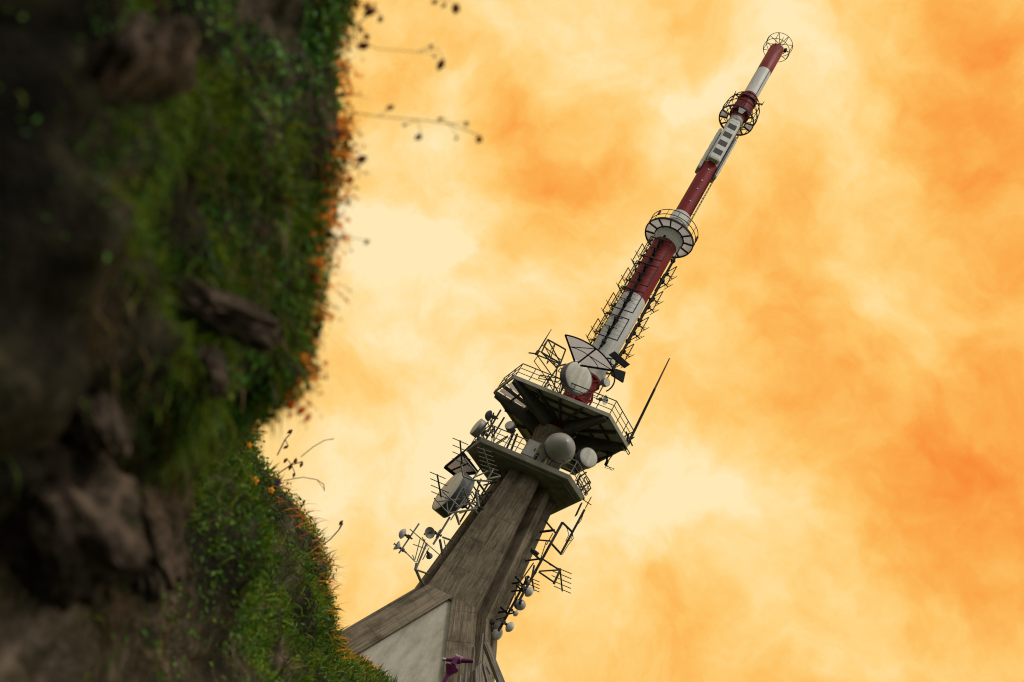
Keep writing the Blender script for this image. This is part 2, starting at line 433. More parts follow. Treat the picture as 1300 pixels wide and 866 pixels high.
# upper platform: steel deck on tapered beams
UZ = 35.75
c1 = (-.10, 0.0); outer = hexR(3.70, 5.05, c1)
mb = MB()
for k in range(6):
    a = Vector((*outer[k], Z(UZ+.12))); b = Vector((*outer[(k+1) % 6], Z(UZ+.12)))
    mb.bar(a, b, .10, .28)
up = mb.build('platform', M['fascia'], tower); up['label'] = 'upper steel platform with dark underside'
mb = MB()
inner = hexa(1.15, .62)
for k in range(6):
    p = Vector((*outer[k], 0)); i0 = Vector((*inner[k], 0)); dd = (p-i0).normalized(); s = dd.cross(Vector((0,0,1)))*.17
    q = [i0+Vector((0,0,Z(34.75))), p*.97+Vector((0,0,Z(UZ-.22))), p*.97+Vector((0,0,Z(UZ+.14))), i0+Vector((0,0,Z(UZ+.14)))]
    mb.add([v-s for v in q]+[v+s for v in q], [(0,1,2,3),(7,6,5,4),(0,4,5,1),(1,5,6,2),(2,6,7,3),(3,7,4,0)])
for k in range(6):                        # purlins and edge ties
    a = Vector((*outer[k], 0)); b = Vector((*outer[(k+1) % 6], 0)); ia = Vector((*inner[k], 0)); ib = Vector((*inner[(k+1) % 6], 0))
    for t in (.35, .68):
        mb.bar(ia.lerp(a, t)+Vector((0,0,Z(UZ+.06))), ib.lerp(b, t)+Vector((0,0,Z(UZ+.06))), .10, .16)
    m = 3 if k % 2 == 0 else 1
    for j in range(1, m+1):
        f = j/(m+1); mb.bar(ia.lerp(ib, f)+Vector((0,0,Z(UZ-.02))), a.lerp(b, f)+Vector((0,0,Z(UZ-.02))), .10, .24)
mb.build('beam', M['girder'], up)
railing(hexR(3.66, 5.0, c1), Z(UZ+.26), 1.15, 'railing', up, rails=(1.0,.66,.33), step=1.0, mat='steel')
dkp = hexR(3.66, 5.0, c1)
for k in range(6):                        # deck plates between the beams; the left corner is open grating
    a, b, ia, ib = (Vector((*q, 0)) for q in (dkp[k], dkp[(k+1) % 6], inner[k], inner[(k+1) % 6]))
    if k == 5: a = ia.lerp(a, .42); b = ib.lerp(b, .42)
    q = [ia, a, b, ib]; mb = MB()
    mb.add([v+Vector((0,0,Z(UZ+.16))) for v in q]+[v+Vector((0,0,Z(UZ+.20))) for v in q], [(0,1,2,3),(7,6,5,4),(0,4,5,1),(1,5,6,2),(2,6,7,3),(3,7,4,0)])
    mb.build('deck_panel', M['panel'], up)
mb = MB(); mb.prism(hexa(1.13, .60), Z(UZ+.162), hexa(1.13, .60), Z(UZ+.198)); mb.build('deck_panel', M['soffit'], up)
# pale open corner of the deck, where daylight comes through
mb = MB()
pL, pF = Vector((*outer[5], 0)), Vector((*outer[0], 0)); iL, iF = Vector((*inner[5], 0)), Vector((*inner[0], 0))
def tri(u0, u1, v0, v1):
    q = [iL.lerp(pL, v0).lerp(iF.lerp(pF, v0), u0), iL.lerp(pL, v1).lerp(iF.lerp(pF, v1), u0), iL.lerp(pL, v1).lerp(iF.lerp(pF, v1), u1), iL.lerp(pL, v0).lerp(iF.lerp(pF, v0), u1)]
    mb.add([v+Vector((0,0,Z(UZ+.145))) for v in q], [(0,1,2,3)])
tri(.10,.47,.42,.95); tri(.53,.9,.42,.95)
mb.build('open_grating', M['pale'], up)

# --- mast
def mast(z0, z1, prof, mat, lab):
    mb = MB(); mb.lathe([(0, Z(z0))] + [(r, Z(z)) for r, z in prof] + [(0, Z(z1))], n=36)
    o = mb.build('mast_section', M[mat], tower, smooth=True); o['label'] = lab; return o
mast(35.9, 40.5, [(.80,35.9),(.80,40.5)], 'red', 'red mast foot above the upper platform')
mast(40.5, 48.7, [(.95,40.5),(.97,40.55),(.95,48.7)], 'white', 'white lowest mast section')
mast(48.7, 55.0, [(.945,48.7),(.945,55.0)], 'red', 'red mast section below the round gallery')
mast(55.0, 57.6, [(.98,55.0),(1.16,55.5),(1.16,56.1),(.98,56.9),(.72,57.0),(.72,57.6)], 'white', 'white collar carrying the round gallery')
mast(57.6, 58.7, [(.80,57.6),(.80,58.6),(.68,58.7)], 'white', 'white drum above the round gallery')
mast(58.7, 65.2, [(.67,58.7),(.67,65.2)], 'red', 'red middle mast section')
mast(65.2, 72.0, [(.60,65.2),(.60,72.0)], 'white', 'white mast section behind the antenna covers')
mast(72.0, 75.6, [(.62,72.0),(.62,72.6),(.88,72.7),(.88,73.9),(.74,74.0),(.74,74.6),(.86,74.65),(.86,75.0),(.7,75.1),(.68,75.6)], 'red', 'red mast section inside the basket')
mast(75.6, 79.5, [(.67,75.6),(.67,79.5)], 'white', 'white upper mast section')
mast(79.5, 83.5, [(.675,79.5),(.675,83.4),(.6,83.5)], 'red', 'red mast top')
# red lattice round the mast foot
mb = MB()
for k in range(6):
    a0 = 60*k+10; p = dirv(a0)*1.0; q = dirv(a0+60)*1.0
    mb.bar(p+Vector((0,0,Z(35.95))), p+Vector((0,0,Z(39.3))), .12)
    for j in range(4):
        z0 = 36+j*1.1
        mb.bar(p+Vector((0,0,Z(z0))), q+Vector((0,0,Z(z0+1.1))), .08); mb.bar(p+Vector((0,0,Z(z0+1.1))), q+Vector((0,0,Z(z0+1.1))), .09)
mb.build('lattice_foot', M['red'], tower)
mb = MB()                                  # bolts and joints up the mast
for z in (60.0, 61.6, 62.7, 64.2):
    mb = MB(); e = dirv(-95)*.68; mb.box((e.x, e.y, Z(z)), (.14,.05,.09)); mb.build('step_plate', M['dish'], tower)

def gallery(z, ri, ro, name, lab, n=12, panel_skip=()):
    mb = MB(); mb.hoop((0,0,Z(z)), ro, .055, 40); mb.hoop((0,0,Z(z)), ri, .05, 32)
    mb.lathe([(ro-.02, Z(z)-.1),(ro+.03, Z(z)-.1),(ro+.03, Z(z)+.12),(ro-.02, Z(z)+.12),(ro-.02, Z(z)-.1)], n=40)
    for k in range(n):
        e = dirv(360*k/n+8); mb.bar(e*ri+Vector((0,0,Z(z)-.03)), e*ro+Vector((0,0,Z(z)-.03)), .09, .13)
    o = mb.build(name, M['steel'], tower); o['label'] = lab
    for k in range(n):
        if k in panel_skip: continue
        mb = MB()
        a0, a1 = rad(360*k/n+8+1.5), rad(360*(k+1)/n+8-1.5); pts = []
        for r in (ri, ro-.03):
            for j in range(4): a = a0+(a1-a0)*j/3; pts.append((r*math.cos(a), r*math.sin(a), Z(z)+.04))
        mb.add(pts, [(j, j+1, 5+j, 4+j) for j in range(3)])
        mb.build('floor_panel', M['pale'], o)
    return o
g1 = gallery(56.0, 1.2, 2.0, 'round_gallery', 'round railed gallery with pale floor panels')
mb = MB()
for h in (.55, 1.1): mb.hoop((0,0,Z(56.0)+h), 2.0, .034, 40)
for k in range(14): e = dirv(360*k/14)*2.0; mb.tube((e.x,e.y,Z(56.0)), (e.x,e.y,Z(57.1)), .022, n=6)
for a in (-150, -25): e = dirv(a)*2.02; mb.box((e.x,e.y,Z(56.75)), (.16,.16,.34))
mb.build('railing', M['steel'], g1)
g2 = gallery(72.0, .85, 1.55, 'basket_gallery', 'round basket gallery round the red mast', 12, (0, 1, 3, 4, 6, 7, 9, 10))
mb = MB(); prof = [(1.55,72.0),(1.60,72.9),(1.50,73.8),(1.22,74.6),(.84,75.15)]
for k in range(14):
    e = dirv(360*k/14+5); mb.path([e*r+Vector((0,0,Z(z))) for r, z in prof], .034, 5)
for r, z in prof[1:]: mb.hoop((0,0,Z(z)), r, .034, 36)
for a in (165, -15):
    e = dirv(a); mb.bar(e*.7+Vector((0,0,Z(75.0))), e*1.35+Vector((0,0,Z(75.3))), .09); mb.bar(e*1.3+Vector((0,0,Z(75.1))), e*1.35+Vector((0,0,Z(75.7))), .06)
mb.build('basket', M['black'], g2)
mb = MB()                                   # crown at the very top
for z, r in ((83.3,1.25),(84.3,1.25)): mb.hoop((0,0,Z(z)), r, .03, 36)
for k in range(8):
    e = dirv(45*k+12); mb.path([e*.62+Vector((0,0,Z(83.2))), e*1.25+Vector((0,0,Z(83.3))), e*1.25+Vector((0,0,Z(84.3))), Vector((0,0,Z(84.35)))], .03, 5)
mb.tube((0,0,Z(83.4)), (0,0,Z(85.5)), .03)
cr = mb.build('top_cage', M['steel'], tower)
mb = MB(); e = dirv(5)*.75; mb.lathe([(0,0),(.16,0),(.16,.3),(.1,.42),(0,.45)], (e.x,e.y,Z(83.95)), n=12); mb.tube((e.x,e.y,Z(83.5)), (e.x,e.y,Z(84)), .04)
mb.build('warning_lamp', M['black'], cr)

def ladder(az, r, z0, z1, w=.4, name='ladder', cage=False):
    mb = MB(); e = dirv(az); t = dirv(az+90)
    for s in (-1, 1): mb.tube(e*r+t*(s*w/2)+Vector((0,0,Z(z0))), e*r+t*(s*w/2)+Vector((0,0,Z(z1))), .025, n=6)
    n = int((z1-z0)/.42)
    for k in range(n):
        z = z0+.42*k; mb.tube(e*r-t*(w/2)+Vector((0,0,Z(z))), e*r+t*(w/2)+Vector((0,0,Z(z))), .017, n=5)
        if k % 5 == 0: mb.tube(e*(r-.3)+Vector((0,0,Z(z))), e*r+Vector((0,0,Z(z))), .025, n=5)
    return mb.build(name, M['steel'], tower)
ladder(-12, 1.14, 39.5, 55.6); ladder(-172, 1.16, 40.2, 55.2, .34); ladder(-22, .86, 57.2, 72.0, .28)
mb = MB()                                   # cable run beside the upper ladder
e = dirv(-38); mb.path([e*.74+Vector((0,0,Z(z))) for z in (57.5, 72)], .035); mb.path([dirv(-120)*1.0+Vector((0,0,Z(z))) for z in (40, 55)], .05)
mb.path([dirv(-60)*.70+Vector((0,0,Z(z))) for z in (75.6, 79.4)], .02)
mb.build('cable_run', M['black'], tower)

# sector shaped maintenance deck above the upper platform
cs = L(on_level(731, 463, 38.3)); cs.z = Z(38.3); ro = 2.8
mb = MB(); mb.hoop(cs, ro, .05, 28, rad(-128), rad(14))
for a in (-128, -82, -39): e = dirv(a); mb.bar(cs+e*.35, cs+e*ro, .08, .11)
for a0, a1 in ((-128,-82), (-82,-39)):
    mb.hoop(cs, 1.7, .025, 8, rad(a0), rad(a1)); mb.bar(cs+dirv(a0)*1.7, cs+dirv(a1)*ro*.99, .04)
sd_ = mb.build('maintenance_deck', M['black'], tower); sd_['label'] = 'dark rimmed quarter circle deck beside the mast foot'
for a0, a1 in ((-127,-83), (-81,-40)):
    mb = MB(); pts = []
    for r in (.4, ro-.05):
        for j in range(6): e = dirv(a0+(a1-a0)*j/5); p = cs+e*r; pts.append((p.x, p.y, p.z+.08))
    mb.add(pts, [(j, j+1, 7+j, 6+j) for j in range(5)])
    mb.build('floor_panel', M['pale'], sd_)
# second pale deck under the lower platform, over the big shrouded dish
pp = [L(on_level(x, y, 29.3)) for x, y in ((565,593),(587,575),(606,600),(578,603))]
mb = MB()
for k in range(4): mb.bar(pp[k], pp[(k+1) % 4], .12, .2)
mb.bar(pp[0].lerp(pp[3], .5), pp[1].lerp(pp[2], .5), .08); mb.bar(pp[1], pp[1]+Vector((0.3,.2,1.3)), .08); mb.bar(pp[2], pp[2]+Vector((.1,0,1.2)), .08)
mb.bar(pp[3], pp[3]+Vector((1.2,.3,0)), .12)
d2 = mb.build('maintenance_deck', M['black'], tower); d2['label'] = 'small pale deck under the lower platform'
mb = MB(); mb.add([p+Vector((0,0,.09)) for p in pp], [(0,1,2,3)]); mb.build('floor_panel', M['pale'], d2)
# ------------------------------------------------------------------ antennas (each a thing of its own)
GL = 'antennas mounted on the tower'
def drum(name, label, pos, az, r, depth, mats=('shroud','radome','dish'), group=None, arm=.45, rim='shroud'):
    t = thing(name, label, 'dish antenna', pos, rad(az), group)
    mb = MB(); mb.lathe([(r*.96,-.01),(r*1.02,-.01),(r*1.02,-depth),(r*.95,-depth),(r*.95,-.03)], axis='x', n=40)
    mb.build('shroud', M[mats[0]], t, smooth=True)
    mb = MB(); mb.lathe([(0,.05*r),(r*.5,.04*r),(r*.9,.015*r),(r*.97,-.02)], axis='x', n=40); mb.build('radome', M[mats[1]], t, smooth=True)
    mb = MB(); mb.lathe([(r*.96,-depth-.002),(r*.7,-depth-.14*r),(r*.35,-depth-.28*r),(.12*r,-depth-.33*r),(0,-depth-.33*r)], axis='x', n=32); mb.build('reflector', M[mats[2]], t, smooth=True)
    mb = MB(); x0 = -depth-.3*r
    mb.box((x0-.10,0,0), (.24,.3*r+.1,.3*r+.1)); mb.bar((x0-.2,0,.1*r), (x0-arm,0,.1*r), .09); mb.bar((x0-.2,0,-.1*r), (x0-arm,0,-.1*r), .09); mb.tube((x0-arm,0,-.9*r), (x0-arm,0,.9*r), .06)
    mb.build('mount', M['steel'], t); return t
def bowl(name, label, pos, az, r, mat='dish', group=None, dome=True, hub='steel', deep=.42):
    t = thing(name, label, 'dish antenna', pos, rad(az), group)
    mb = MB(); mb.lathe([(0,-deep*r),(.2*r,-deep*r*.98),(.55*r,-deep*r*.68),(.85*r,-deep*r*.27),(r,0),(r*1.02,.03),(r*.98,.03),(.8*r,-deep*.25*r),(.5*r,-deep*.6*r),(0,-deep*.9*r)], axis='x', n=32)
    mb.build('reflector', M[mat], t, smooth=True)
    if dome:
        mb = MB(); mb.lathe([(r*.99,.031),(r*.93,.3*r),(.7*r,.58*r),(.4*r,.74*r),(0,.80*r)], axis='x', n=32); mb.build('radome', M[mat], t, smooth=True)
    else:
        mb = MB(); mb.tube((-deep*.85*r,0,0), (.55*r,0,0), .035); mb.tube((.5*r,0,0), (.62*r,0,0), .09); mb.build('feed_horn', M['steel'], t)
    mb = MB(); mb.tube((-deep*r*.9,0,0), (-deep*r-.16,0,0), .26*r, .2*r, n=14); mb.box((-deep*r-.22,0,0), (.18,.3*r+.05,.36*r+.08)); mb.bar((-deep*r-.25,0,0), (-deep*r-.5,0,-.02), .08)
    mb.build('hub', M[hub], t, smooth=False); return t
def P(px, py, dy): return at(px, py, 60+dy)

# upper platform and mast foot
drum('drum_dish', 'largest pale round drum dish in front of the red mast foot', P(735,479,-3.4), -71, 1.12, .6)
drum('drum_dish', 'small pale round drum dish just right of the largest drum dish', P(770.5,485,-3.2), -66, .30, .3)
bowl('small_dish', 'small shallow dish above the railing at the right of the red mast foot', P(768,508,-2.6), -40, .33, dome=False)
drum('drum_dish', 'tiny round pale dish beside the two black panels', P(778.5,459.5,-1.8), -72, .20, .12)
# between the platforms
t = thing('dome_dish', 'big grey pointed dome radome between the two platforms', 'dish antenna', P(711,569,-3.4), rad(-88))
mb = MB(); mb.lathe([(1.01,-.02),(.99,.14),(.90,.40),(.70,.72),(.42,.98),(.18,1.12),(0,1.16)], axis='x', n=48); mb.build('radome', M['domegrey'], t, smooth=True)
mb = MB(); mb.lathe([(1.0,-.03),(1.04,-.03),(1.04,-.20),(.8,-.36),(.4,-.5),(0,-.52)], axis='x', n=40); mb.build('reflector', M['shroud'], t, smooth=True)
mb = MB(); mb.box((-.6,0,0), (.3,.5,.5)); mb.tube((-.85,0,-1.3), (-.85,0,1.2), .08); mb.bar((-.6,0,.15), (-.85,0,.15), .12); mb.build('mount', M['steel'], t)
drum('drum_dish', 'flat pale round drum dish right of the grey dome', P(747.5,580.5,-3.3), -78, .66, .5)
drum('drum_dish', 'grey drum dish turned sideways at the left end of the lower platform', P(604,541,-1.0), -168, .62, .42, ('domegrey','radome','dish'))
bowl('small_dish', 'small dark dish seen from behind above the left railing', P(621.5,528,-.6), 150, .37, 'shroud', dome=True)
drum('drum_dish', 'small tilted drum dish under the left corner of the upper platform', P(647,539.5,-2.4), -128, .33, .30)
# left side
t = drum('drum_dish', 'very large shrouded dish hanging at the left of the concrete shaft', P(569,622,-1.2), -165, 1.50, .85, ('shroud','dish','dish'))
# left cluster
bowl('small_dish', 'round pale dish at the top left of the left lattice bracket', P(512,678,-1.2), 165, .33)
bowl('small_dish', 'pale cone shaped dish lowest on the left lattice bracket', P(503.5,692.5,-1.2), -172, .30, dome=False, deep=.8)
bowl('small_dish', 'grey round dish in the middle of the left lattice bracket', P(545.5,676.5,-1.4), -70, .35, 'domegrey', dome=False)
bowl('small_dish', 'thin pale disc dish beside the round grey dish of the left bracket', P(556.5,678.5,-1.3), -20, .34, 'radome', dome=False, deep=.2)
bowl('small_dish', 'small dark dish hanging under the middle of the left lattice bracket', P(545,706,-1.2), 60, .2, 'shroud')
# right cluster
for (px, py, az, r, m, lab) in ((671,751,12,.33,'dish','topmost pale dish on the right hand pole below the dark ones'), (660,767.5,74,.35,'domegrey','dark backed round dish second from top of the pale dishes on the right pole'),
        (654.5,778.5,15,.20,'dish','smallest pale dish on the right pole'), (646.5,795.5,12,.33,'dish','pale round dish beside the lower end of the right pole'),
        (631,794.5,10,.40,'domegrey','grey dish half hidden behind the foot of the right pole'), (630,804,5,.45,'dish','large white domed dish lowest beside the shaft')):
    bowl('small_dish', lab, P(px, py, -2.8 if px > 640 else -2.0), az, r, m, deep=.6)
bowl('small_dish', 'little dark dish above the pale dishes of the right pole', P(669,739,-2.8), 60, .19, 'shroud')

def frame(name, label, cat, lines, base, sc, dy, mat='steel', back=.45, ties=True, group=None):
    x0, y0 = base; o = thing(name, label, cat, P(x0+lines[0][0]/sc, y0+lines[0][1]/sc, dy), 0, group); org = o.location.copy()
    mb = MB(); mb2 = MB()
    for ln in lines:
        ax, ay, bx, by = ln[:4]; r = ln[4] if len(ln) > 4 else .035; d0 = ln[5] if len(ln) > 5 else 0; d1 = ln[6] if len(ln) > 6 else d0
        a = P(x0+ax/sc, y0+ay/sc, dy+d0)-org; b = P(x0+bx/sc, y0+by/sc, dy+d1)-org
        mb.tube(a, b, r, n=7)
        if back and r < .05:
            v = Vector((0, back, 0)); mb2.tube(a+v, b+v, r*.8, n=5); mb2.tube(a, a+v, r*.8, n=5); mb2.tube(b, b+v, r*.8, n=5)
    mb.build('bracket', M[mat], o)
    if mb2.v: mb2.build('rear_bracing', M[mat], o)
    return o
frame('lattice_bracket', 'lattice bracket with dishes standing off the left edge of the shaft', 'antenna bracket',
    [(280,165,110,415,.05),(200,210,460,435,.03),(135,375,250,490,.035),(290,290,245,470,.03),(330,300,260,490,.035),(345,330,262,530,.06),(365,370,310,470,.03),
     (230,340,340,380,.028),(305,280,352,360,.03),(225,430,240,470,.03),(250,550,295,655,.085,0,.5),(270,560,385,600,.06,0,.6),(455,300,478,425,.08,0,.5),(480,280,580,315,.06,0,.7),(540,110,400,340,.065),(490,300,512,390,.035),(262,500,250,560,.10),(330,690,300,640,.05,.3)],
    (490,640), 6.66, -1.2, 'galv', 0)
PR = frame('pole_rack', 'tall dark pole frame standing off the right side of the shaft', 'antenna bracket',
    [(628,105,440,455,.075),(455,205,90,866,.085),(455,205,530,278,.07),(365,365,445,452,.07),(245,340,360,350,.05,.8,0),(320,190,400,285,.06,.9,0),(280,280,392,265,.08,.9,0),
     (210,430,285,500,.07,.9,0),(165,505,285,488,.06,.9,0),(95,690,155,755,.06,.9,0),(60,742,145,733,.06,.9,0),(212,412,268,455,.11),(300,490,430,575,.055),(275,585,430,575,.05),(270,590,390,672,.055),(440,572,388,684,.075),
     (230,520,110,690,.04),(330,350,262,560,.03),(380,290,330,380,.03),(235,540,215,640,.06)],
    (640,630), 6.146, -2.8, 'steel', 0)
for pts in (((455,205),(490,250),(505,300),(480,350),(520,345),(535,300)), ((530,275),(540,330),(500,380),(470,430),(455,455)), ((365,365),(330,420),(318,470),(290,500)), ((625,115),(600,190),(560,235),(535,280)), ((300,490),(262,540),(250,600),(215,640))):
    cb = MB(); cb.path([P(640+x/6.146, 630+y/6.146, -2.9)-PR.location for x, y in pts], .022, 5); cb.build('cable', M['black'], PR)
frame('dish_pole', 'slim pole carrying a row of pale round dishes right of the shaft', 'antenna bracket',
    [(560,90,258,640,.075),(430,95,500,180,.06,.7,0),(395,165,480,150,.06,.7,0),(280,400,352,470,.06,.7,0),(262,455,340,440,.06,.7,0),(232,528,330,500,.03,.6,0),(440,180,420,330,.025),(400,300,350,420,.025),(500,190,540,215,.05),(350,470,420,455,.05)],
    (600,720), 7.87, -2.8, 'black', 0)
frame('yagi_bracket', 'tangled grey bracket holding the yagi antennas over the large shrouded dish', 'antenna bracket',
    [(130,570,250,700,.04),(195,520,330,640,.04),(350,490,240,700,.04),(250,690,470,655,.06),(430,430,585,440,.06,-.4),(600,340,540,440,.05,-.4),(470,370,395,490,.05,-.2),(370,260,470,380,.05),
     (440,410,555,360,.05,-.3),(330,690,470,640,.05),(260,745,380,560,.04),(300,640,475,600,.05),(225,570,240,690,.04),(340,290,360,400,.06),(360,400,430,430,.05),(150,600,330,580,.04),(410,620,470,690,.06,0,.6),(560,420,650,400,.06,-.4,.4),
     (460,520,480,640,.09,.3),(300,690,330,780,.08,.3)],
    (530,540), 6.185, -3.0, 'galv', 0)

def yagi(label, pos, az, length, n, w, group='yagi antennas on the tower', mat='steel'):
    t = thing('yagi_antenna', label, 'antenna', pos, rad(az), group)
    mb = MB(); mb.tube((0,0,0), (length,0,0), .05, n=8); mb.build('boom', M[mat], t)
    for k in range(n):
        x = length*(.04+.92*k/(n-1)); ww = w*(1-.22*k/(n-1)); mb = MB(); mb.tube((x,-ww/2,.03), (x,ww/2,.03), .026, n=6); mb.build('element', M[mat], t)
    return t
yagi('uppermost left yagi antenna, boom end standing against the sky above the pale deck', P(586.5,589,-3.2), 250, 2.6, 4, 1.35)
yagi('lower left yagi antenna with thin rods over the face of the large shrouded dish', P(560,631,-3.2), 248, 2.5, 4, 1.35)
yagi('yagi antenna with close rods nearest the shaft under the lower platform', P(623,601,-3.2), 240, 2.5, 6, 1.3, mat='galv')
yagi('yagi antenna in front of the rim of the large shrouded dish', P(596,640,-3.2), 238, 1.7, 4, .8, mat='galv')
yagi('right yagi antenna with long rods against the sky beside the pole frame', P(711,722,-2.8), 65, 2.9, 5, 1.5)
yagi('small yagi antenna with short rods just right of the shaft', P(675.5,735,-2.8), 65, 1.5, 4, .95)

def whip(label, a, b, r, mat='rust', base=True):
    t = thing('whip_antenna', label, 'antenna', a, 0); d = b-a
    mb = MB(); mb.tube((0,0,0), d*.62, r, r*.9); mb.build('rod', M['black'], t)
    mb = MB(); mb.tube(d*.6, d, r*.8, r*.45); mb.build('tip', M[mat], t)
    mb = MB(); mb.box((0,0,0), (.22,.16,.3)); mb.bar((0,0,-.1), (-.5,.2,-.25), .07); mb.build('mount', M['steel'], t); return t
whip('long dark whip antenna leaning out beyond the right corner of the upper platform', P(798,562,-1.6), P(850,455,-1.6), .095)
whip('short reddish whip antenna beside the lattice box on the left', P(682,448,-1.5), P(700,418,-1.5), .05)
t = thing('dipole_antenna', 'little dipole at the right corner of the lower platform', 'antenna', P(745,637.5,-1.5), 0)
mb = MB(); mb.tube((-.4,0,0), (.35,0,0), .03); mb.tube((.1,0,-.45), (.1,0,.5), .03); mb.build('rod', M['black'], t)
t = thing('dipole_antenna', 'little dipole hanging under the right edge of the upper platform', 'antenna', P(770,588,-1.0), 0)
mb = MB(); mb.box((0,0,0), (.18,.18,.3)); mb.tube((0,0,0), (.1,0,.8), .04); mb.tube((-.1,0,-.05), (.55,.0,-.25), .018); mb.build('rod', M['black'], t)
frame('lattice_box', 'cross braced open steel box on a pole left of the mast foot', 'antenna bracket',
    [(370,135,468,190,.06),(335,205,440,265,.06),(370,135,335,205,.055),(468,190,440,265,.055),(370,135,440,265,.045),(340,165,445,250,.04),(410,158,385,240,.04),(335,205,410,280,.05),(440,265,345,402,.055),(315,225,392,332,.04),(410,285,470,270,.06),(300,215,440,270,.05)],
    (610,400), 4.328, -1.5, 'steel', .8)
frame('pole_cluster', 'cluster of dark poles and clamps on the left half of the lower platform', 'antenna bracket',
    [(395,315,270,520,.06),(360,240,230,460,.06),(290,270,250,430,.05,.4),(525,480,450,680,.075),(490,470,405,655,.07),(430,500,270,600,.045),(235,360,120,500,.05),(160,470,230,580,.05),(300,400,290,560,.045),(440,430,480,500,.07),(250,330,300,470,.04),(150,450,130,540,.08)],
    (590,490), 7.87, -1.7, 'steel', .5)
frame('pole_cluster', 'dark antenna frames along the right corner railing of the lower platform', 'antenna bracket',
    [(610,430,540,480,.05),(640,510,560,595,.05),(600,470,650,575,.035),(545,480,620,630,.035),(650,575,600,630,.05),(520,500,590,680,.05),(560,450,530,540,.04),(570,710,520,820,.04)],
    (660,540), 7.217, -2.6, 'steel', .3)
frame('pole_cluster', 'dark clutter of bars and clamps between the large shrouded dish and the shaft', 'antenna bracket',
    [(470,440,560,560,.07),(440,480,520,600,.05),(500,420,450,560,.05),(560,450,470,600,.06),(480,560,580,520,.06,0,.8),(430,520,500,640,.04),(520,470,640,440,.05,0,1.2),(400,600,520,660,.05),(450,600,560,640,.05,0,.9),(610,330,660,400,.06,0,.9)],
    (530,540), 6.185, -1.6, 'steel', .4)
frame('pole_cluster', 'small dark stays and clamps at the foot of the lattice box pole', 'antenna bracket',
    [(345,402,300,480,.06),(330,330,440,350,.04),(380,340,430,430,.045),(420,300,400,430,.05),(440,290,500,330,.04),(300,430,380,380,.035),(460,330,440,440,.045)],
    (610,400), 4.328, -2.0, 'steel', .5)
frame('pole_cluster', 'thin dark rods and box at the right end of the upper platform railing', 'antenna bracket',
    [(795,700,845,670,.04),(800,640,835,720,.05),(815,650,800,740,.045),(780,690,820,760,.035),(700,760,690,830,.07),(690,830,735,845,.02),(715,770,640,790,.035)],
    (610,400), 4.328, -1.8, 'black', .25)
# cabinets on the lower platform
for (px, py, dy, s, lab) in ((675,572,-2.6,(.9,.7,1.3),'grey equipment cabinet beside the dome on the lower platform'), (690,580,-2.4,(.55,.6,.9),'dark equipment cabinet right of the grey one on the lower platform')):
    p = P(px, py, dy); t = thing('equipment_cabinet', lab, 'cabinet', (p.x, p.y, 31.03), rad(-20))
    mb = MB(); mb.box((0,0,s[2]/2), s); mb.build('housing', M['galv'], t, bevel=.03)
    mb = MB(); mb.box((0,-s[1]/2-.015,s[2]/2), (s[0]*.84,.03,s[2]*.86)); mb.build('door', M['domegrey'], t, bevel=.01)
    mb = MB(); mb.box((s[0]*.3,-s[1]/2-.05,s[2]*.5), (.05,.05,.22)); mb.build('handle', M['black'], t)
def panel(label, quad, dy, tilt):
    q = [P(x, y, dy+tilt*k) for k, (x, y) in zip((0,1,1,0), quad)]; c = sum(q, Vector())/4
    t = thing('flat_antenna', label, 'panel antenna', c, 0); n = (q[1]-q[0]).cross(q[3]-q[0]).normalized()*.07
    mb = MB(); mb.add([v-c-n for v in q]+[v-c+n for v in q], [(0,1,2,3),(7,6,5,4),(0,4,5,1),(1,5,6,2),(2,6,7,3),(3,7,4,0)]); mb.build('face', M['black'], t, bevel=.02)
    mb = MB(); mb.bar(Vector((0,.1,0)), Vector((-.75,.5,-.1)), .08); mb.bar((-.2,.15,-.3), (.1,.15,.3), .06); mb.build('mount', M['steel'], t)
panel('upper black flat panel right of the mast foot', ((780,446),(799.5,463),(793,467.5),(773,450.2)), -1.6, .4)
panel('lower black flat panel right of the mast foot', ((777,467),(794,472.5),(791,486),(776,476.5)), -1.6, .2)

# wire dipole panels up the mast: one proto, copied
def dipole_panel():
    t = thing('dipole_array', 'wire frame dipole panel', 'antenna', (0,0,0), 0, 'wire dipole panels up the mast')
    w, h = 1.75, 2.15
    mb = MB()
    for a, b in (((0,-w/2,-h/2),(0,w/2,-h/2)), ((0,w/2,-h/2),(0,w/2,h/2)), ((0,w/2,h/2),(0,-w/2,h/2)), ((0,-w/2,h/2),(0,-w/2,-h/2))): mb.tube(a, b, .042, n=6)
    for k in range(1, 5): z = -h/2+h*k/5; mb.tube((0,-w/2,z), (0,w/2,z), .009, n=5)
    mb.build('reflector_frame', M['steel'], t)
    for z in (-.5, .5):
        mb = MB(); mb.tube((.55,-.6,z), (.55,.6,z), .028, n=6); mb.tube((-.3,0,z), (.55,0,z), .05, n=6)
        for s in (-1, 1): mb.tube((.1,0,z), (.5,.35*s,z), .02, n=5)
        mb.build('dipole', M['black'], t)
    for z in (-.5, .5): mb = MB(); mb.box((-.12,0,z), (.28,.2,.3)); mb.build('clamp', M['black'], t)
    return t
proto = None
HW = ('lowest', 'second lowest', 'second highest', 'highest')
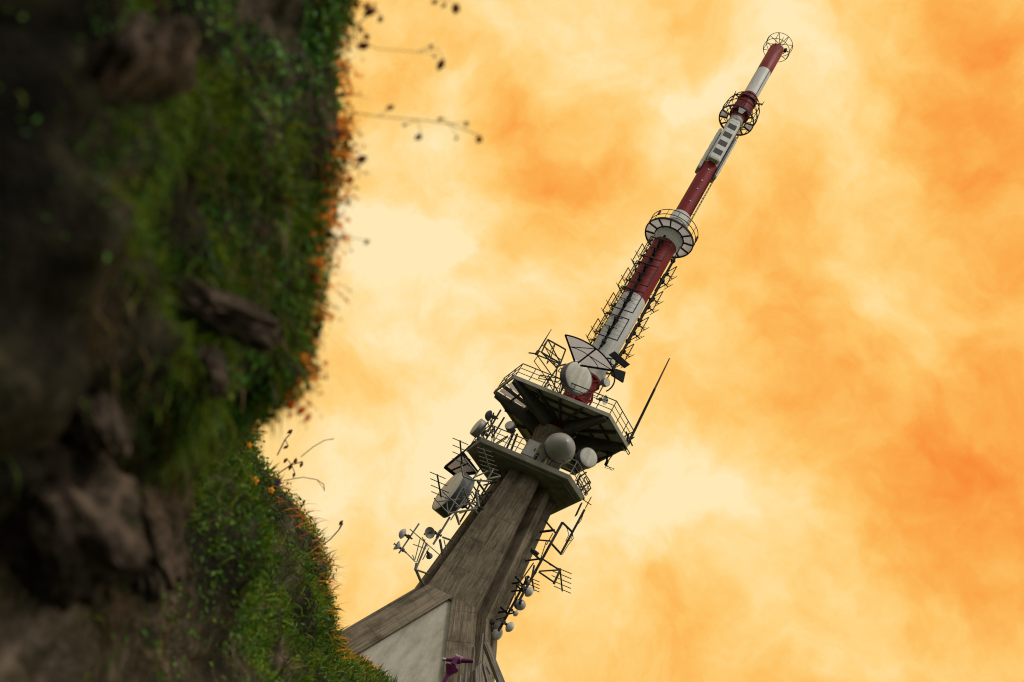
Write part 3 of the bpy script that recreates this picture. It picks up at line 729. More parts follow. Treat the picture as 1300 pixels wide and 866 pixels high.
for face, nm, sc in ((-113, 'on the front of the mast', 1.0), (14, 'at the right edge of the mast', .92), (132, 'at the far left edge of the mast', .92)):
    for k in range(4):
        e = dirv(face)*1.42; loc = Vector((AX+e.x, AY+e.y, 44.6+2.85*k + (0 if face == -113 else -.6 if face == 14 else .3)))
        lab = 'wire dipole panel %s, %s of its row' % (nm, HW[k])
        if proto is None: proto = dipole_panel(); o = proto; o.location = loc; o.rotation_euler = (0,0,rad(face)); o['label'] = lab
        else: o = dup(proto, loc, rad(face), lab, scale=sc if sc != 1.0 else None)
for face, lab in ((-113, 'thick black pole on the front of the lower mast'), (14, 'black pole along the right edge of the lower mast'), (132, 'black pole at the far left edge of the lower mast')):
    e = dirv(face)*1.24; t = thing('antenna_pole', lab, 'pole', (AX+e.x, AY+e.y, 42.7), rad(face))
    mb = MB(); mb.tube((0,0,0), (0,0,12.2), .10, n=12); mb.build('tube', M['black'], t)
    for k in range(6):
        mb = MB(); z = .5+2.25*k; mb.bar((-.34,0,z), (.05,0,z), .12, .1); mb.box((0,0,z), (.28,.28,.2)); mb.build('clamp', M['steel'], t)
# long covered panel antennas on the white upper mast
pr = None
for face, lab in ((-97, 'white covered panel antenna with four dark hatches facing the camera'), (8, 'white covered panel antenna on the right edge of the mast'), (172, 'covered panel antenna edge on at the left of the mast')):
    e = dirv(face); loc = Vector((AX+e.x*.80, AY+e.y*.80, 65.2 + (0 if face == -97 else -1.0)))
    if pr is None:
        pr = thing('panel_antenna', lab, 'panel antenna', loc, rad(face), 'covered panel antennas round the upper mast')
        mb = MB(); w = .55
        sec = [(-.22,-w),(.12,-w),(.28,-w+.16),(.28,w-.16),(.12,w),(-.22,w)]
        mb.prism(sec, .15, sec, 5.25); top = [(x*.9, y*.8) for x, y in sec]; mb.prism(sec, 5.252, top, 5.6); mb.prism(top, 0, sec, .148)
        mb.build('cover', M['white'], pr, bevel=.04)
        for k in range(4):
            mb = MB(); mb.box((.282,0,1.0+1.18*k), (.03,.74,.62)); mb.build('hatch', M['hatch'], pr, bevel=.012)
        mb = MB()
        for z in (.6, 2.8, 5.0): mb.box((-.26,0,z), (.1,.9,.16))
        mb.build('bracket', M['steel'], pr)
    else: dup(pr, Vector((AX+e.x*.74, AY+e.y*.74, loc.z)), rad(face), lab).scale = (.6, .85, 1)
# ------------------------------------------------------------------ ground
def fbm(x, y, z=0., o=4): return mnoise.fractal(Vector((x, y, z)), .9, 2.0, o)
def ground_z(x, y):
    s = y + .18*x
    if s < 0: z = -.75 + s*.16
    elif s < 57: z = -.75 + s*.2655
    else: z = 14.38
    d = math.hypot(x-8, y-64)
    if d > 26 and s > 50: z -= (d-26)*.20 if d < 400 else 74.8+(d-400)*.02
    elif d > 150: z -= (d-150)*.06
    return z
def np_mesh(name, V, faces_sizes, loops, mat, parent=None):
    me = bpy.data.meshes.new(name); me.vertices.add(len(V)); me.vertices.foreach_set('co', V.astype(np.float32).ravel())
    me.loops.add(len(loops)); me.loops.foreach_set('vertex_index', loops.astype(np.int32))
    me.polygons.add(len(faces_sizes)); st = np.concatenate([[0], np.cumsum(faces_sizes)[:-1]])
    me.polygons.foreach_set('loop_start', st.astype(np.int32)); me.polygons.foreach_set('loop_total', faces_sizes.astype(np.int32))
    me.update(calc_edges=True); me.materials.append(mat)
    o = bpy.data.objects.new(name, me); COL.objects.link(o); o.parent = parent; return o
def grid_mesh(name, Pts, mat, smooth=True):
    n, m, _ = Pts.shape; i = np.arange((n-1)*(m-1)); a = (i//(m-1))*m + i % (m-1)
    loops = np.stack([a, a+1, a+m+1, a+m], 1).ravel()
    o = np_mesh(name, Pts.reshape(-1,3), np.full(len(i), 4), loops, mat)
    o.data.polygons.foreach_set('use_smooth', np.ones(len(i), bool)); o.data.update(); return o

M['turf'] = earth('turf', [(.3,(.012,.016,.006)),(.5,(.03,.045,.012)),(.7,(.06,.08,.022))], 1.2, .6, .06)
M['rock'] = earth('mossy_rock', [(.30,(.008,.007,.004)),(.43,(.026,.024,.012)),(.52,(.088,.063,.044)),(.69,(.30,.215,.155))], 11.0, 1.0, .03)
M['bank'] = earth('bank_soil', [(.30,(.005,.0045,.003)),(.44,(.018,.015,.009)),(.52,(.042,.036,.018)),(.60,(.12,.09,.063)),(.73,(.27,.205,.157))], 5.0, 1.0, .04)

rs = np.concatenate([np.linspace(0, 70, 60), np.geomspace(73, 4000, 36)]); th = np.linspace(0, 2*PI, 121)
G = np.zeros((len(rs), len(th), 3))
for i, r_ in enumerate(rs):
    for j, a in enumerate(th):
        x, y = 6+r_*math.cos(a), 36+r_*math.sin(a)
        G[i, j] = (x, y, ground_z(x, y) + .12*fbm(x*.3, y*.3))
G[:, -1] = G[:, 0]; G[0, :] = G[0, 0]
gr = grid_mesh('ground', G, M['turf']); tag(gr, 'grassy hilltop rising to the foot of the tower', 'ground', kind='structure')

# ------------------------------------------------------------------ banks beside the lens
def interp(x, xs, ys): return float(np.interp(x, xs, ys))
EA_Y = [-900,-300,0,60,100,180,240,300,400,450,480,500,515,530,560,620,700,866,1000,1500]
EA_X = [ 462, 462,434,414,416,420,404,394,386,380,374,358,332,312,290,250,222,212,190,120]
ZA = 1.55
def surfA(Y, D):
    py = 433-FPX*Y/ZA; Xe = (interp(py, EA_Y, EA_X)-650)/FPX*ZA
    if D <= ZA:
        k = max(0.0, (ZA-D)/ZA); X = Xe - .02*k - (0.05*math.sin(k*PI) if Y > -.1 else .02)
        X = X if D > .45 else X + min(.1, (.45-D)*.12) + (-.225-Xe)*.7*min(1, (.45-D)/.6 if D < .45 else 0)
        t = max(0.0, (ZA-D))
        if D < ZA-.25: pass
    else:
        q = D-ZA; X = Xe - .6*q*q - .32*q
    n = Vector((X*3+7, Y*3, D*3))
    bump = .085*mnoise.fractal(n*1.2, .8, 2.1, 5) + .08*abs(mnoise.noise(n*1.9)) - .02
    fade = min(1.0, abs(D-ZA)/.40+.10)
    return X + bump*fade + (.010 if Y > -.12 else -.01), Y + .03*mnoise.noise(n*2+Vector((5,3,1))), D + .03*mnoise.noise(n*2+Vector((1,8,4)))
Ys = np.linspace(1.35, -1.25, 150); Ds = np.concatenate([np.linspace(-.9, .25, 16), np.linspace(.28, 2.2, 110), np.linspace(2.3, 3.6, 14)])
A = np.zeros((len(Ys), len(Ds), 3))
for i, y in enumerate(Ys):
    for j, d in enumerate(Ds): A[i, j] = camp(*surfA(y, d))
back = A.copy(); off = np.array(-R*.9); 
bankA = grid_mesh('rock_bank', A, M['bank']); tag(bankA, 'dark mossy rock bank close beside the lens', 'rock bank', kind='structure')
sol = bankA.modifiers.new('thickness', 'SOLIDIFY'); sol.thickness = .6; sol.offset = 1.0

EB_Y = [300,440,500,520,560,600,640,680,720,760,800,830,850,866,900,1100,1500]
EB_X = [290,300,312,322,334,350,364,392,412,422,428,440,474,492,545,700,760]
EB_Z = [3.6,3.8,4.0,4.0,4.6,5.2,6.0,6.6,7.4,8.5,10,14,17,19,22,24,26]
def surfB(py, D):
    pe = interp(py, EB_Y, EB_X); ze = interp(py, EB_Y, EB_Z)
    if D <= ze:
        p0 = 205 if py < 700 else 205-(py-700)*.1
        k = (1/D-1/ze)/(1/1.9-1/ze); px = pe-(pe-p0)*k; X = (px-650)/FPX*D
    else:
        X = (pe-650)/FPX*ze - .8*(D-ze) - .05*(D-ze)**2
    Y = -(py-433)/FPX*D
    n = Vector((X*1.4, Y*1.4, D*.9)); f = min(1.0, D/5)
    amp = .10 + .16*f
    return X + amp*(mnoise.fractal(n, .85, 2.1, 5) - .35)*min(1, abs(D-ze)/1.0+.25), Y, D
Pys = np.linspace(380, 1250, 130); Tb = np.concatenate([np.geomspace(1.8, 12, 110), np.geomspace(12.4, 34, 40)])
Bm = np.zeros((len(Pys), len(Tb), 3))
for i, y in enumerate(Pys):
    for j, d in enumerate(Tb): Bm[i, j] = camp(*surfB(y, d))
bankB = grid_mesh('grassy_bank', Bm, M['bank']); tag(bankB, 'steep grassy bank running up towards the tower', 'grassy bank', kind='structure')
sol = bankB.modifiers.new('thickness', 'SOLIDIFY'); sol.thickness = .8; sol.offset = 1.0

# ------------------------------------------------------------------ plants
def cam_px(Pw):                                  # sight direction of points, used only to thin out what no view can reach
    x, y, z = Pw@np.array(R), Pw@np.array(U), Pw@np.array(F); z = np.where(np.abs(z) < 1e-4, 1e-4, z); return 650+FPX*x/z, 433-FPX*y/z, z
def scatter(G3, N, keep):
    n, m, _ = G3.shape
    a, b, c, d = G3[:-1,:-1], G3[:-1,1:], G3[1:,1:], G3[1:,:-1]
    cr = np.cross(c-a, d-b); ar = np.linalg.norm(cr, axis=2)*.5; cen = (a+b+c+d)/4
    w = ar*keep(cen); p = (w/w.sum()).ravel(); idx = rng.choice(len(p), N, p=p); i, j = np.unravel_index(idx, w.shape)
    u, v = rng.random(N)[:,None], rng.random(N)[:,None]
    pos = (a[i,j]*(1-u)+b[i,j]*u)*(1-v) + (d[i,j]*(1-u)+c[i,j]*u)*v
    nr = -cr[i,j]/(np.linalg.norm(cr[i,j], axis=1)[:,None]+1e-9); return pos, nr
def unit(v): return v/(np.linalg.norm(v, axis=1)[:,None]+1e-9)
def blades(name, pos, d, ln, wd, droop, mat):
    N = len(pos); d = unit(d); s = unit(np.cross(d, rng.normal(size=(N,3)))); g = np.tile(np.array([0,0,-1.]), (N,1))
    ln = ln[:,None]; wd = wd[:,None]; dr = droop[:,None]
    m = pos + d*ln*.55 + g*ln*dr*.18; t = pos + d*ln + g*ln*dr*.75
    V = np.stack([pos-s*wd*.5, pos+s*wd*.5, m+s*wd*.4, m-s*wd*.4, t], 1).reshape(-1,3)
    o = np.arange(N)[:,None]*5; loops = np.concatenate([o+np.array([[0,1,2,3]]), o+np.array([[3,2,4]])], 1).ravel()
    return np_mesh(name, V, np.tile(np.array([4,3]), N), loops, mat)
def leaves(name, pos, nr, ln, wd, mat):
    N = len(pos); n = unit(nr + .55*rng.normal(size=(N,3))); a = unit(np.cross(n, rng.normal(size=(N,3)))); b = np.cross(n, a)
    ln = ln[:,None]; wd = wd[:,None]; q = pos
    V = np.stack([q, q+a*ln*.45+b*wd*.5+n*ln*.10, q+a*ln, q+a*ln*.45-b*wd*.5+n*ln*.10, q+a*ln*.5-n*ln*.03], 1).reshape(-1,3)
    o = np.arange(N)[:,None]*5; loops = np.concatenate([o+np.array([[0,1,4]]), o+np.array([[1,2,4]]), o+np.array([[2,3,4]]), o+np.array([[3,0,4]])], 1).ravel()
    return np_mesh(name, V, np.full(4*N, 3), loops, mat)
def stuff(o, label, cat): return tag(o, label, cat, kind='stuff')
LM = dict(
    grass=leafmat('grass_blades', [(.25,(.014,.046,.002)),(.5,(.066,.165,.006)),(.75,(.23,.28,.014))], .3),
    moss=leafmat('moss_leaves', [(.25,(.014,.06,.003)),(.5,(.07,.23,.010)),(.72,(.13,.33,.045)),(.85,(.34,.34,.015))], .25, .55),
    dry=leafmat('dry_grass', [(.3,(.05,.03,.010)),(.55,(.11,.065,.018)),(.8,(.16,.115,.05))], .3),
    lush=leafmat('lush_leaves', [(.25,(.018,.07,.004)),(.5,(.055,.17,.008)),(.8,(.15,.27,.02))], .35, .5),
    orange=leafmat('orange_glow_and_petals', [(.2,(.92,.24,.02)),(.5,(.95,.36,.05)),(.8,(.95,.5,.12))], .9, .6),  # translucent orange stands in for the rim glow; flowers and buds share it
    brown=leafmat('dry_seed_heads', [(.2,(.05,.010,.004)),(.6,(.16,.025,.006)),(.9,(.32,.06,.010))], .2, .7),
    petal=leafmat('violet_petals', [(.2,(.05,.02,.10)),(.8,(.12,.06,.22))], .4))
def patch(P3, s, thr, soft=.15, seed=0.):
    v = np.array([mnoise.fractal(Vector((p[0]*s+seed, p[1]*s, p[2]*s)), .9, 2., 3) for p in P3]); return np.clip((v-thr)/soft+.5, 0, 1)
def keepA(fn):
    def k(c):
        sh = c.shape[:2]; q = c.reshape(-1,3); px, py, z = cam_px(q); w = np.where((z > .22) & (z < 2.3), 1.0, 0.0); return (w*fn(q, px, py, z)).reshape(sh)
    return k
ROCKS = ((262,392,60,16,-27),(165,90,70,22,42),(178,640,34,85,14),(75,650,45,70,28),(128,520,26,55,22),(30,250,45,80,5),(275,480,16,24,10))
def rock_clear(px, py):
    w = np.ones_like(px)
    for x, y, a, b, tl in ROCKS:
        c, s_ = math.cos(rad(tl)), math.sin(rad(tl)); u = (px-x)*c-(py-y)*s_; v = (px-x)*s_+(py-y)*c
        w = w*(1-.93*np.exp(-((u/a)**2+(v/b)**2)))
    return w
vegA = lambda q, px, py, z: rock_clear(px, py)*np.clip((px-90)/130, .03, 1)*np.where((py > 400) & (px < 215), .12, 1)
out = np.array(R)
# on the near rock bank
p, n = scatter(A, 48000, keepA(lambda q, px, py, z: vegA(q, px, py, z)*patch(q, 3, -.10, .22)/np.maximum(z, .3)))
stuff(leaves('moss', p, n*1.0+out*.3, rng.uniform(.006,.016,len(p))*np.clip(p@np.array(F)/1.25,.35,1.1), rng.uniform(.003,.008,len(p))*np.clip(p@np.array(F)/1.25,.35,1.1), LM['moss']), 'dark green mossy leaves covering the near rock bank', 'moss')
p, n = scatter(A, 34000, keepA(lambda q, px, py, z: vegA(q, px, py, z)*patch(q, 4, -.04, .2, 9.)*np.where(z > ZA-.2, .25, 1)/np.maximum(z, .3)))
stuff(blades('grass', p, n*.7+rng.normal(size=p.shape)*.5+np.array([0,0,.2]), rng.uniform(.016,.055,len(p))*np.clip(p@np.array(F)/1.25,.4,1.1), rng.uniform(.0014,.003,len(p))*np.clip(p@np.array(F)/1.25,.4,1.1), rng.uniform(.4,1.2,len(p)), LM['grass']), 'fine dark grass hanging from the near rock bank', 'grass')
p, n = scatter(A, 3200, keepA(lambda q, px, py, z: np.clip((px-60)/130, .05, 1)*patch(q, 5, .12, .2, 21.)/np.maximum(z, .3)))
stuff(blades('dry_grass', p, n*.8+rng.normal(size=p.shape)*.5, rng.uniform(.03,.08,len(p)), rng.uniform(.0018,.0045,len(p)), rng.uniform(.4,1.3,len(p)), LM['dry']), 'withered brown grass tufts among the moss of the near bank', 'dry grass')
# rim of the near bank against the sky
rimA = keepA(lambda q, px, py, z: np.where((z > ZA-.10) & (z < ZA+.16) & (py < 525), 1.0, 0.0)*(.25+patch(q, 6, -.05, .2, 3.)))
p, n = scatter(A, 6000, rimA)
stuff(leaves('creeping_plant', p+n*rng.uniform(0,.02,(len(p),1)), n, rng.uniform(.007,.017,len(p)), rng.uniform(.006,.011,len(p)), LM['moss']), 'small leaved creeping plant along the rim of the near bank', 'creeper')
def sprigs(name, p, n, ln, nl, ls, lmat, smat, label, cat, thick, up=.25):
    N = len(p); d = unit(n*.3+out*.9+np.array([0,0,up])+rng.normal(size=p.shape)*.35)
    dr = rng.uniform(.2, 1.0, N); st = blades(name, p, d, ln, thick, dr, smat)
    k = np.repeat(np.arange(N), nl); u = rng.uniform(.25, 1.02, len(k))[:,None]
    L_ = ln[k][:,None]; g = np.array([0,0,-1.]); q = p[k] + d[k]*L_*u + g*L_*dr[k][:,None]*.75*u*u
    lf = leaves('leaf', q, n[k]*.3+rng.normal(size=q.shape)*.5, ls[k]*rng.uniform(.6,1.2,len(k)), ls[k]*rng.uniform(.45,.8,len(k)), lmat)
    lf.parent = st; stuff(st, label, cat); return st
rimO = keepA(lambda q, px, py, z: np.where((z > ZA-.13) & (z < ZA+.10) & (py < 525) & (py > -40) & (px > np.interp(py, EA_Y, EA_X)-9), 1.0, 0.0)*patch(q, 9, -.22, .3, 13.))
p, n = scatter(A, 240, rimO)
sprigs('orange_glow_sprigs', p, n, rng.uniform(.015,.075,len(p)), 5, np.full(len(p), .0085), LM['orange'], LM['orange'], 'tiny orange backlit sprigs fringing the rim of the near bank', 'orange leaves', np.full(len(p), .0012))  # sprigs added to imitate a glowing orange fringe along the rim
p, n = scatter(A, 70, rimO)
sprigs('dead_sprigs', p, n, rng.uniform(.02,.055,len(p)), 5, np.full(len(p), .011), LM['brown'], LM['dry'], 'dead brown sprigs at the rim of the near bank', 'dead leaves', np.full(len(p), .0012))

# on the grassy bank
def keepB(fn):
    def k(c):
        sh = c.shape[:2]; q = c.reshape(-1,3); px, py, z = cam_px(q); w = np.where((z > 1.85) & (py < 960) & (py > 470) & (px > 60), 1.0, 0.0); return (w*fn(q, px, py, z)).reshape(sh)
    return k
dens = lambda q, px, py, z: 1/np.maximum(z, 1.0)**1.5
p, n = scatter(Bm, 30000, keepB(lambda q, px, py, z: dens(q, px, py, z)*np.maximum(patch(q, 1.6, .02, .22)*np.clip((px-np.interp(py, EB_Y, EB_X)+230)/120, .12, 1), np.where(px > np.interp(py, EB_Y, EB_X)-40, .8, 0))))
zz = p@np.array(F)
stuff(leaves('ground_cover', p+n*rng.uniform(0,.05,(len(p),1)), n*.7+np.array([0,0,.5]), rng.uniform(.008,.019,len(p))*(.6+.20*zz), rng.uniform(.005,.011,len(p))*(.6+.20*zz), LM['lush']), 'bright green leafy ground cover on the grassy bank', 'ground cover')
p, n = scatter(Bm, 26000, keepB(lambda q, px, py, z: dens(q, px, py, z)*patch(q, 1.5, -.05, .3, 5.)*np.clip((px-np.interp(py, EB_Y, EB_X)+230)/120, .15, 1)))
zz = p@np.array(F)
stuff(blades('grass', p, n*.5+np.array([0,0,.7])+rng.normal(size=p.shape)*.38, rng.uniform(.04,.095,len(p))*(.6+.15*zz), rng.uniform(.002,.005,len(p))*(.6+.22*zz), rng.uniform(.2,.9,len(p)), LM['grass']), 'green grass tufts on the bank below the tower', 'grass')
p, n = scatter(Bm, 1500, keepB(lambda q, px, py, z: dens(q, px, py, z)*patch(q, 2.0, .1, .3, 15.)))
zz = p@np.array(F)
stuff(blades('dry_grass', p, n*.5+np.array([0,0,.5])+rng.normal(size=p.shape)*.5, rng.uniform(.05,.12,len(p))*(.6+.16*zz), rng.uniform(.002,.005,len(p))*(.6+.2*zz), rng.uniform(.3,1.1,len(p)), LM['dry']), 'straw coloured grass on the bank below the tower', 'dry grass')
def edgeB(q, px, py, z):
    ze = np.interp(py, EB_Y, EB_Z); return np.where((px > np.interp(py, EB_Y, EB_X)-20) & (z > 2.5) & (py < 850) & (py > 515), 1.0, 0.0)/np.maximum(z, 1)**1.4
p, n = scatter(Bm, 380, keepB(edgeB)); zz = p@np.array(F)
stuff(blades('rim_grass', p, n*.4+out*.8+np.array([0,0,.3])+rng.normal(size=p.shape)*.3, rng.uniform(.04,.15,len(p))*(.5+.13*zz), rng.uniform(.0015,.003,len(p))*(.4+.2*zz), rng.uniform(.1,.8,len(p)), LM['orange']), 'thin orange backlit grass along the rim of the grassy bank', 'orange grass')  # grass blades given the fringe glow as their own colour
p, n = scatter(Bm, 170, keepB(edgeB)); zz = p@np.array(F)
sprigs('orange_glow_sprigs', p, n, rng.uniform(.02,.06,len(p))*(.4+.2*zz), 5, .008*(.4+.2*zz), LM['orange'], LM['orange'], 'tiny orange sprigs along the rim of the grassy bank', 'orange leaves', .0012*(.4+.25*zz))  # more added sprigs, with the orange glow put into leaf colour
# grass on the hilltop in front of the tower
def keepG(c):
    q = c.reshape(-1,3); px, py, z = cam_px(q); return np.where((z > 8) & (z < 75) & (px > 360) & (px < 720) & (py > 780) & (py < 960), 1.0/np.maximum(z,1), 0.0).reshape(c.shape[:2])
p, n = scatter(G, 9000, keepG); zz = p@np.array(F)
stuff(blades('grass', p, n*.3+np.array([0,0,.9])+rng.normal(size=p.shape)*.3, rng.uniform(.12,.34,len(p)), rng.uniform(.015,.04,len(p)), rng.uniform(.1,.7,len(p)), LM['grass']), 'short grass on the hilltop at the foot of the tower', 'grass')

# single rocks set in the near bank
def rock(label, px, py, D, size, tilt, seed):
    PX, PY, PZ = cam_px(A.reshape(-1,3)); q_ = np.where(PZ > .2, np.hypot(PX-px, PY-py), 1e9); c = Vector(A.reshape(-1,3)[int(np.argmin(np.where(q_ < q_.min()+9, PZ, 1e9)))]) + R*(size[0]*.12); o = thing('rock', label, 'rock', c); o['category'] = 'rock'
    bm = bmesh.new(); bmesh.ops.create_icosphere(bm, subdivisions=5, radius=1)
    rot = Matrix((R, U, F)).transposed() @ Matrix.Rotation(rad(tilt), 3, 'Z')
    for v in bm.verts:
        d = v.co.normalized(); k = max(abs(d.x), abs(d.y), abs(d.z)); d = d*(.55+.45/k*.8)
        q = d*(1+.28*mnoise.fractal(d*1.6+Vector((seed,0,0)), .7, 2.2, 6)+.10*abs(mnoise.noise(d*5+Vector((seed,2,0)))))
        v.co = rot @ Vector((q.x*size[0], q.y*size[1], q.z*size[2]))
    me = bpy.data.meshes.new('stone'); bm.to_mesh(me); bm.free(); me.materials.append(M['rock'])
    for f in me.polygons: f.use_smooth = True
    s = bpy.data.objects.new('stone', me); COL.objects.link(s); s.parent = o; return o
rock('flat pale brown rock ledge jutting from the moss in the middle of the near bank', 262, 392, 1.06, (.080,.024,.05), -27, 1.0)
rock('blurred long brown rock ridge at the top left of the near bank', 165, 90, .68, (.065,.018,.06), 42, 2.0)
rock('upright brown rock beside the green bank at the lower left', 180, 640, 1.02, (.036,.13,.08), 14, 3.0)
rock('dark blurred rock at the far lower left corner', 75, 650, .66, (.055,.085,.06), 28, 4.0)
rock('brown rock slab left of the overhang', 128, 520, .84, (.018,.045,.03), 22, 5.0)
rock('dark grey boulder filling the upper left corner', 30, 250, .55, (.045,.085,.06), 5, 6.0)
rock('small pale stone below the overhang', 275, 480, 1.25, (.016,.030,.02), 10, 7.0)

# single stems that stand out against the sky
def stem(label, pts, D, r, heads, name='seed_stem', cat='plant stem', hm='brown', hs=.0062, leaf=None):
    W3 = [ray(x, y)*(D*(1+.01*i)) for i, (x, y) in enumerate(pts)]; o = thing(name, label, cat, W3[0])
    mb = MB(); mb.path([v-W3[0] for v in W3], r, 5); mb.build('stalk', LM['dry'], o)
    for i, (x, y, s) in enumerate(heads):
        c = ray(x, y)*(D*1.01)-W3[0]; mb = MB(); ax = Vector((random.uniform(-.5,.5), random.uniform(-.3,.3), -1)).normalized()
        mb.tube(c, c+ax*hs*s*.9, hs*s*.25, hs*s*.62, 7); mb.tube(c+ax*hs*s*.9, c+ax*hs*s*2.0, hs*s*.62, hs*s*.15, 7)
        near = min(W3, key=lambda v: (v-W3[0]-c).length)-W3[0]; mb.tube(near, c, r*.7, n=4)
        mb.build('seed_head', LM[hm], o)
    return o
stem('long drooping seed stem reaching farthest into the sky from the near bank', [(430,140),(480,148),(530,152),(570,157),(608,172)], 1.5, .0007, [(535,172,1.3),(610,174,1.4),(594,155,.9),(562,150,.8),(500,135,1.1),(516,158,.7),(581,174,.6)], leaf=1)
stem('short stem with one dark seed head below the long drooping stem', [(425,228),(445,216),(462,206)], 1.5, .0008, [(465,200,1.7)])
stem('thin stem with reddish buds high on the near bank', [(435,45),(480,62),(530,66),(556,62)], 1.5, .0005, [(563,76,1.6),(549,57,.8),(552,70,.7)])
stem('stem with dark buds leaving the top edge of the photo', [(440,-30),(500,-12),(560,-4)], 1.5, .0006, [(580,6,1.8),(555,2,1.0),(566,5,.8)])
stem('twig of dark red buds at the top of the near bank rim', [(430,60),(455,30),(478,12)], 1.52, .0009, [(476,12,1.8),(485,22,1.1),(468,45,1.2),(468,57,1.7),(459,35,1.0),(470,5,1.3)])
stem('little bud twig below the middle of the near bank rim', [(420,300),(450,303),(466,305)], 1.5, .0005, [(468,305,.9)])
stem('sprig of orange buds under the overhang', [(365,490),(380,512),(392,520)], 1.5, .0006, [(372,508,1.4),(388,517,1.5),(394,525,1.2),(368,496,1.3),(380,480,1.2)], hm='orange')
stem('thin stem with a round dark flower head above the grassy bank', [(405,696),(420,684),(430,673),(435,665)], 6.4, .004, [(435,661,1.0)], hs=.018)
stem('curved bud stem high on the grassy bank', [(352,578),(362,558),(370,549)], 4.6, .003, [(371,546,1.0),(366,566,.9)], hs=.014)
stem('cluster of dark buds on the middle rim of the grassy bank', [(352,602),(370,590),(384,586)], 4.9, .003, [(370,589,1.2),(376,582,1.1),(384,587,1.0),(364,582,1.0),(374,600,.9)], hs=.014)
stem('leaning sprout with dark tip on the rim of the grassy bank', [(375,652),(384,642),(387,636)], 5.8, .004, [(387,635,.8)], hs=.014)
stem('arching grass stalk over the rim of the grassy bank', [(382,580),(398,567),(412,559),(424,557)], 4.8, .002, [(423,557,.5)], hs=.010, hm='orange')
stem('bent orange grass stalk beside the bud cluster', [(360,610),(385,606),(402,609),(411,615),(412,622)], 5.0, .002, [(412,622,.4)], hs=.010, hm='orange')
def blossom(label, px, py, D, s, mat):
    c = ray(px, py)*D; o = thing('flower', label, 'flower', c); mb = MB()
    for k in range(5):
        a = rad(72*k); d = R*math.cos(a)+U*math.sin(a); sd2 = R*-math.sin(a)+U*math.cos(a); n = -F*.3
        mb.add([Vector(), (d*.6+sd2*.35+n)*s, (d*1.0+n*1.4)*s, (d*.6-sd2*.35+n)*s], [(0,1,2,3)])
    mb.build('petals', LM[mat], o); mb = MB(); mb.tube(Vector(), F*s*2.5-Vector((0,0,s*2)), s*.12, n=5); mb.build('stalk', LM['grass'], o)
for (x, y, D, s, m, lab) in ((324,610,4.6,.022,'orange','largest orange flower on the grassy bank'), (345,622,4.9,.018,'orange','orange flower right of the largest one on the bank'), (317,565,3.9,.012,'orange','small orange flower high on the grassy bank'),
        (353,613,5.0,.022,'petal','violet flower on the rim of the grassy bank'), (359,632,5.4,.022,'petal','violet flower lower on the rim of the grassy bank'), (310,846,3.2,.012,'orange','single orange flower at the bottom of the grassy bank'), (438,859,9.5,.03,'orange','orange flower at the bottom in the lit grass')):
    blossom(lab, x, y, D, s, m)
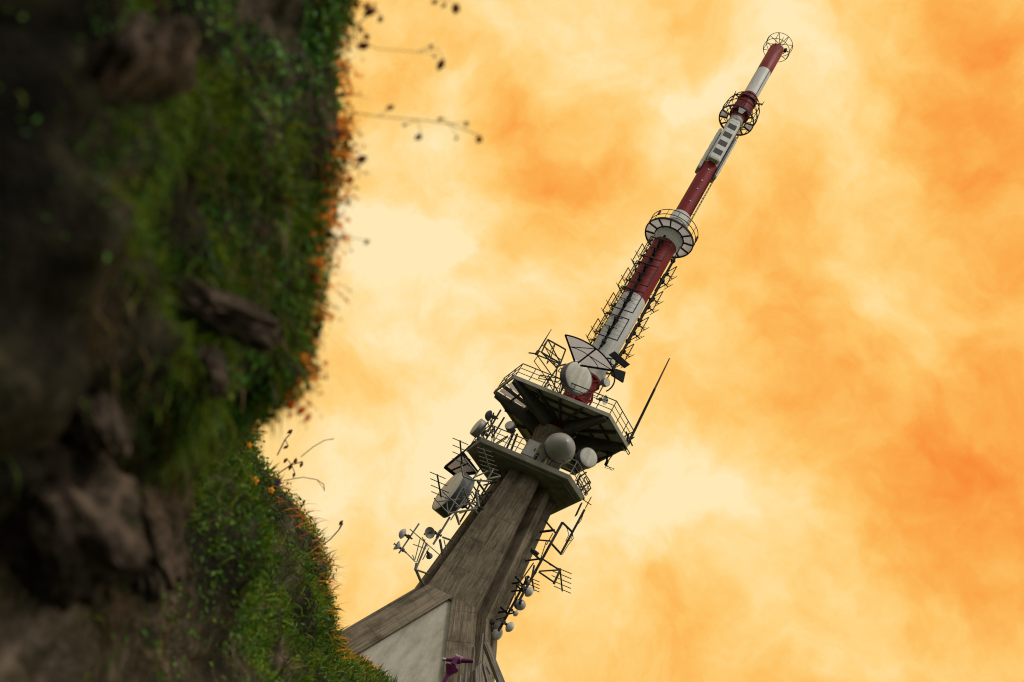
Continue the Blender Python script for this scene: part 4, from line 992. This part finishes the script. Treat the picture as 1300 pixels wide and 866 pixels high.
# ------------------------------------------------------------------ timber, telescope
def plank(label, quad, dy, th=.09, name='timber_plank', cat='plank'):
    q = [P(x, y, dy) for x, y in quad]; c = (q[2]+q[3])/2; t = thing(name, label, cat, c)
    n = Vector((.25, -1, .1)).normalized()*th/2
    ax = ((q[0]+q[1])/2-c).normalized(); rot = Vector((0,0,1)).rotation_difference(ax); inv = rot.to_matrix().inverted()
    mb = MB(); mb.add([inv@(v-c-n) for v in q]+[inv@(v-c+n) for v in q], [(0,1,2,3),(7,6,5,4),(0,4,5,1),(1,5,6,2),(2,6,7,3),(3,7,4,0)])
    o = mb.build('board', M['wood'], t, bevel=.012); o.rotation_mode = 'QUATERNION'; o.rotation_quaternion = rot
def C6(*pts): return [(540+x/11.39, 790+y/11.39) for x, y in pts]
GP = 'weathered timbers propped at the right leg'
PL = [('tallest pointed grey timber plank propped at the right leg', C6((815,160),(832,165),(800,620),(735,690)), -5.0, .22),
      ('narrow pale timber plank left of the tallest one', C6((692,355),(708,358),(665,1500),(590,1500)), -5.2, .2),
      ('broad sawn timber plank in front of the tallest one', C6((708,690),(808,568),(818,1500),(712,1500)), -5.4, .2),
      ('leaning dark timber plank under the sloping beam', C6((815,590),(870,575),(1080,1200),(960,1200)), -5.0, .2),
      ('shorter timber plank with a bright edge beside the purple telescope', C6((588,560),(606,563),(560,1500),(500,1500)), -5.4, .2),
      ('shortest timber stump end left of the other planks', C6((484,762),(512,758),(490,1500),(440,1500)), -5.6, .25),
      ('thin bright batten between the beam and the planks', C6((880,640),(902,630),(960,735),(935,750)), -5.1, .08)]
for lab, q, dy, th in PL: plank(lab, q, dy, th)
plank('long dark timber beam sloping down to the right of the planks', C6((830,300),(900,290),(1290,1250),(1190,1250)), -4.7, .3, 'timber_beam', 'beam')
# visitors' telescope on its pillar, on the slope below the tower
tp = at(578.5, 839.5, 24.5); gz = ground_z(tp.x, tp.y)
t = thing('viewing_telescope', 'purple coin telescope on a pillar in front of the concrete leg', 'telescope', (tp.x, tp.y, gz), rad(-25))
h = tp.z-gz
mb = MB(); mb.lathe([(0,0),(.2,0),(.2,.05),(.085,.09),(.06,.3),(.055,h-.42),(.07,h-.34),(.17,h-.20),(.175,h-.17),(.05,h-.14),(0,h-.14)], n=24); mb.build('pillar', M['purple'], t, smooth=True)
mb = MB(); mb.lathe([(.05,h-.15),(.065,h-.1),(.06,h-.02),(0,h-.01)], n=20); mb.box((0,.07,h-.03), (.12,.035,.17)); mb.box((0,-.07,h-.03), (.12,.035,.17)); mb.build('yoke', M['purple'], t, bevel=.008)
mb = MB(); mb.lathe([(0,-.24),(.045,-.24),(.05,-.1),(.085,-.08),(.09,.10),(.062,.13),(.055,.34),(.045,.42),(0,.42)], axis='x', n=24); b_ = mb.build('barrel', M['purple'], t, smooth=True); b_.location = (0,0,h+.03); b_.rotation_euler = (0,-rad(22),0)
mb = MB(); mb.lathe([(0,-.33),(.04,-.33),(.045,-.3),(.03,-.26),(.03,-.235),(0,-.235)], axis='x', n=20); mb.build('eyepiece', M['silver'], b_, smooth=True)
mb = MB(); mb.box((0.02,0,h+.13), (.2,.07,.05)); mb.build('coin_box', M['silver'], t, bevel=.01)
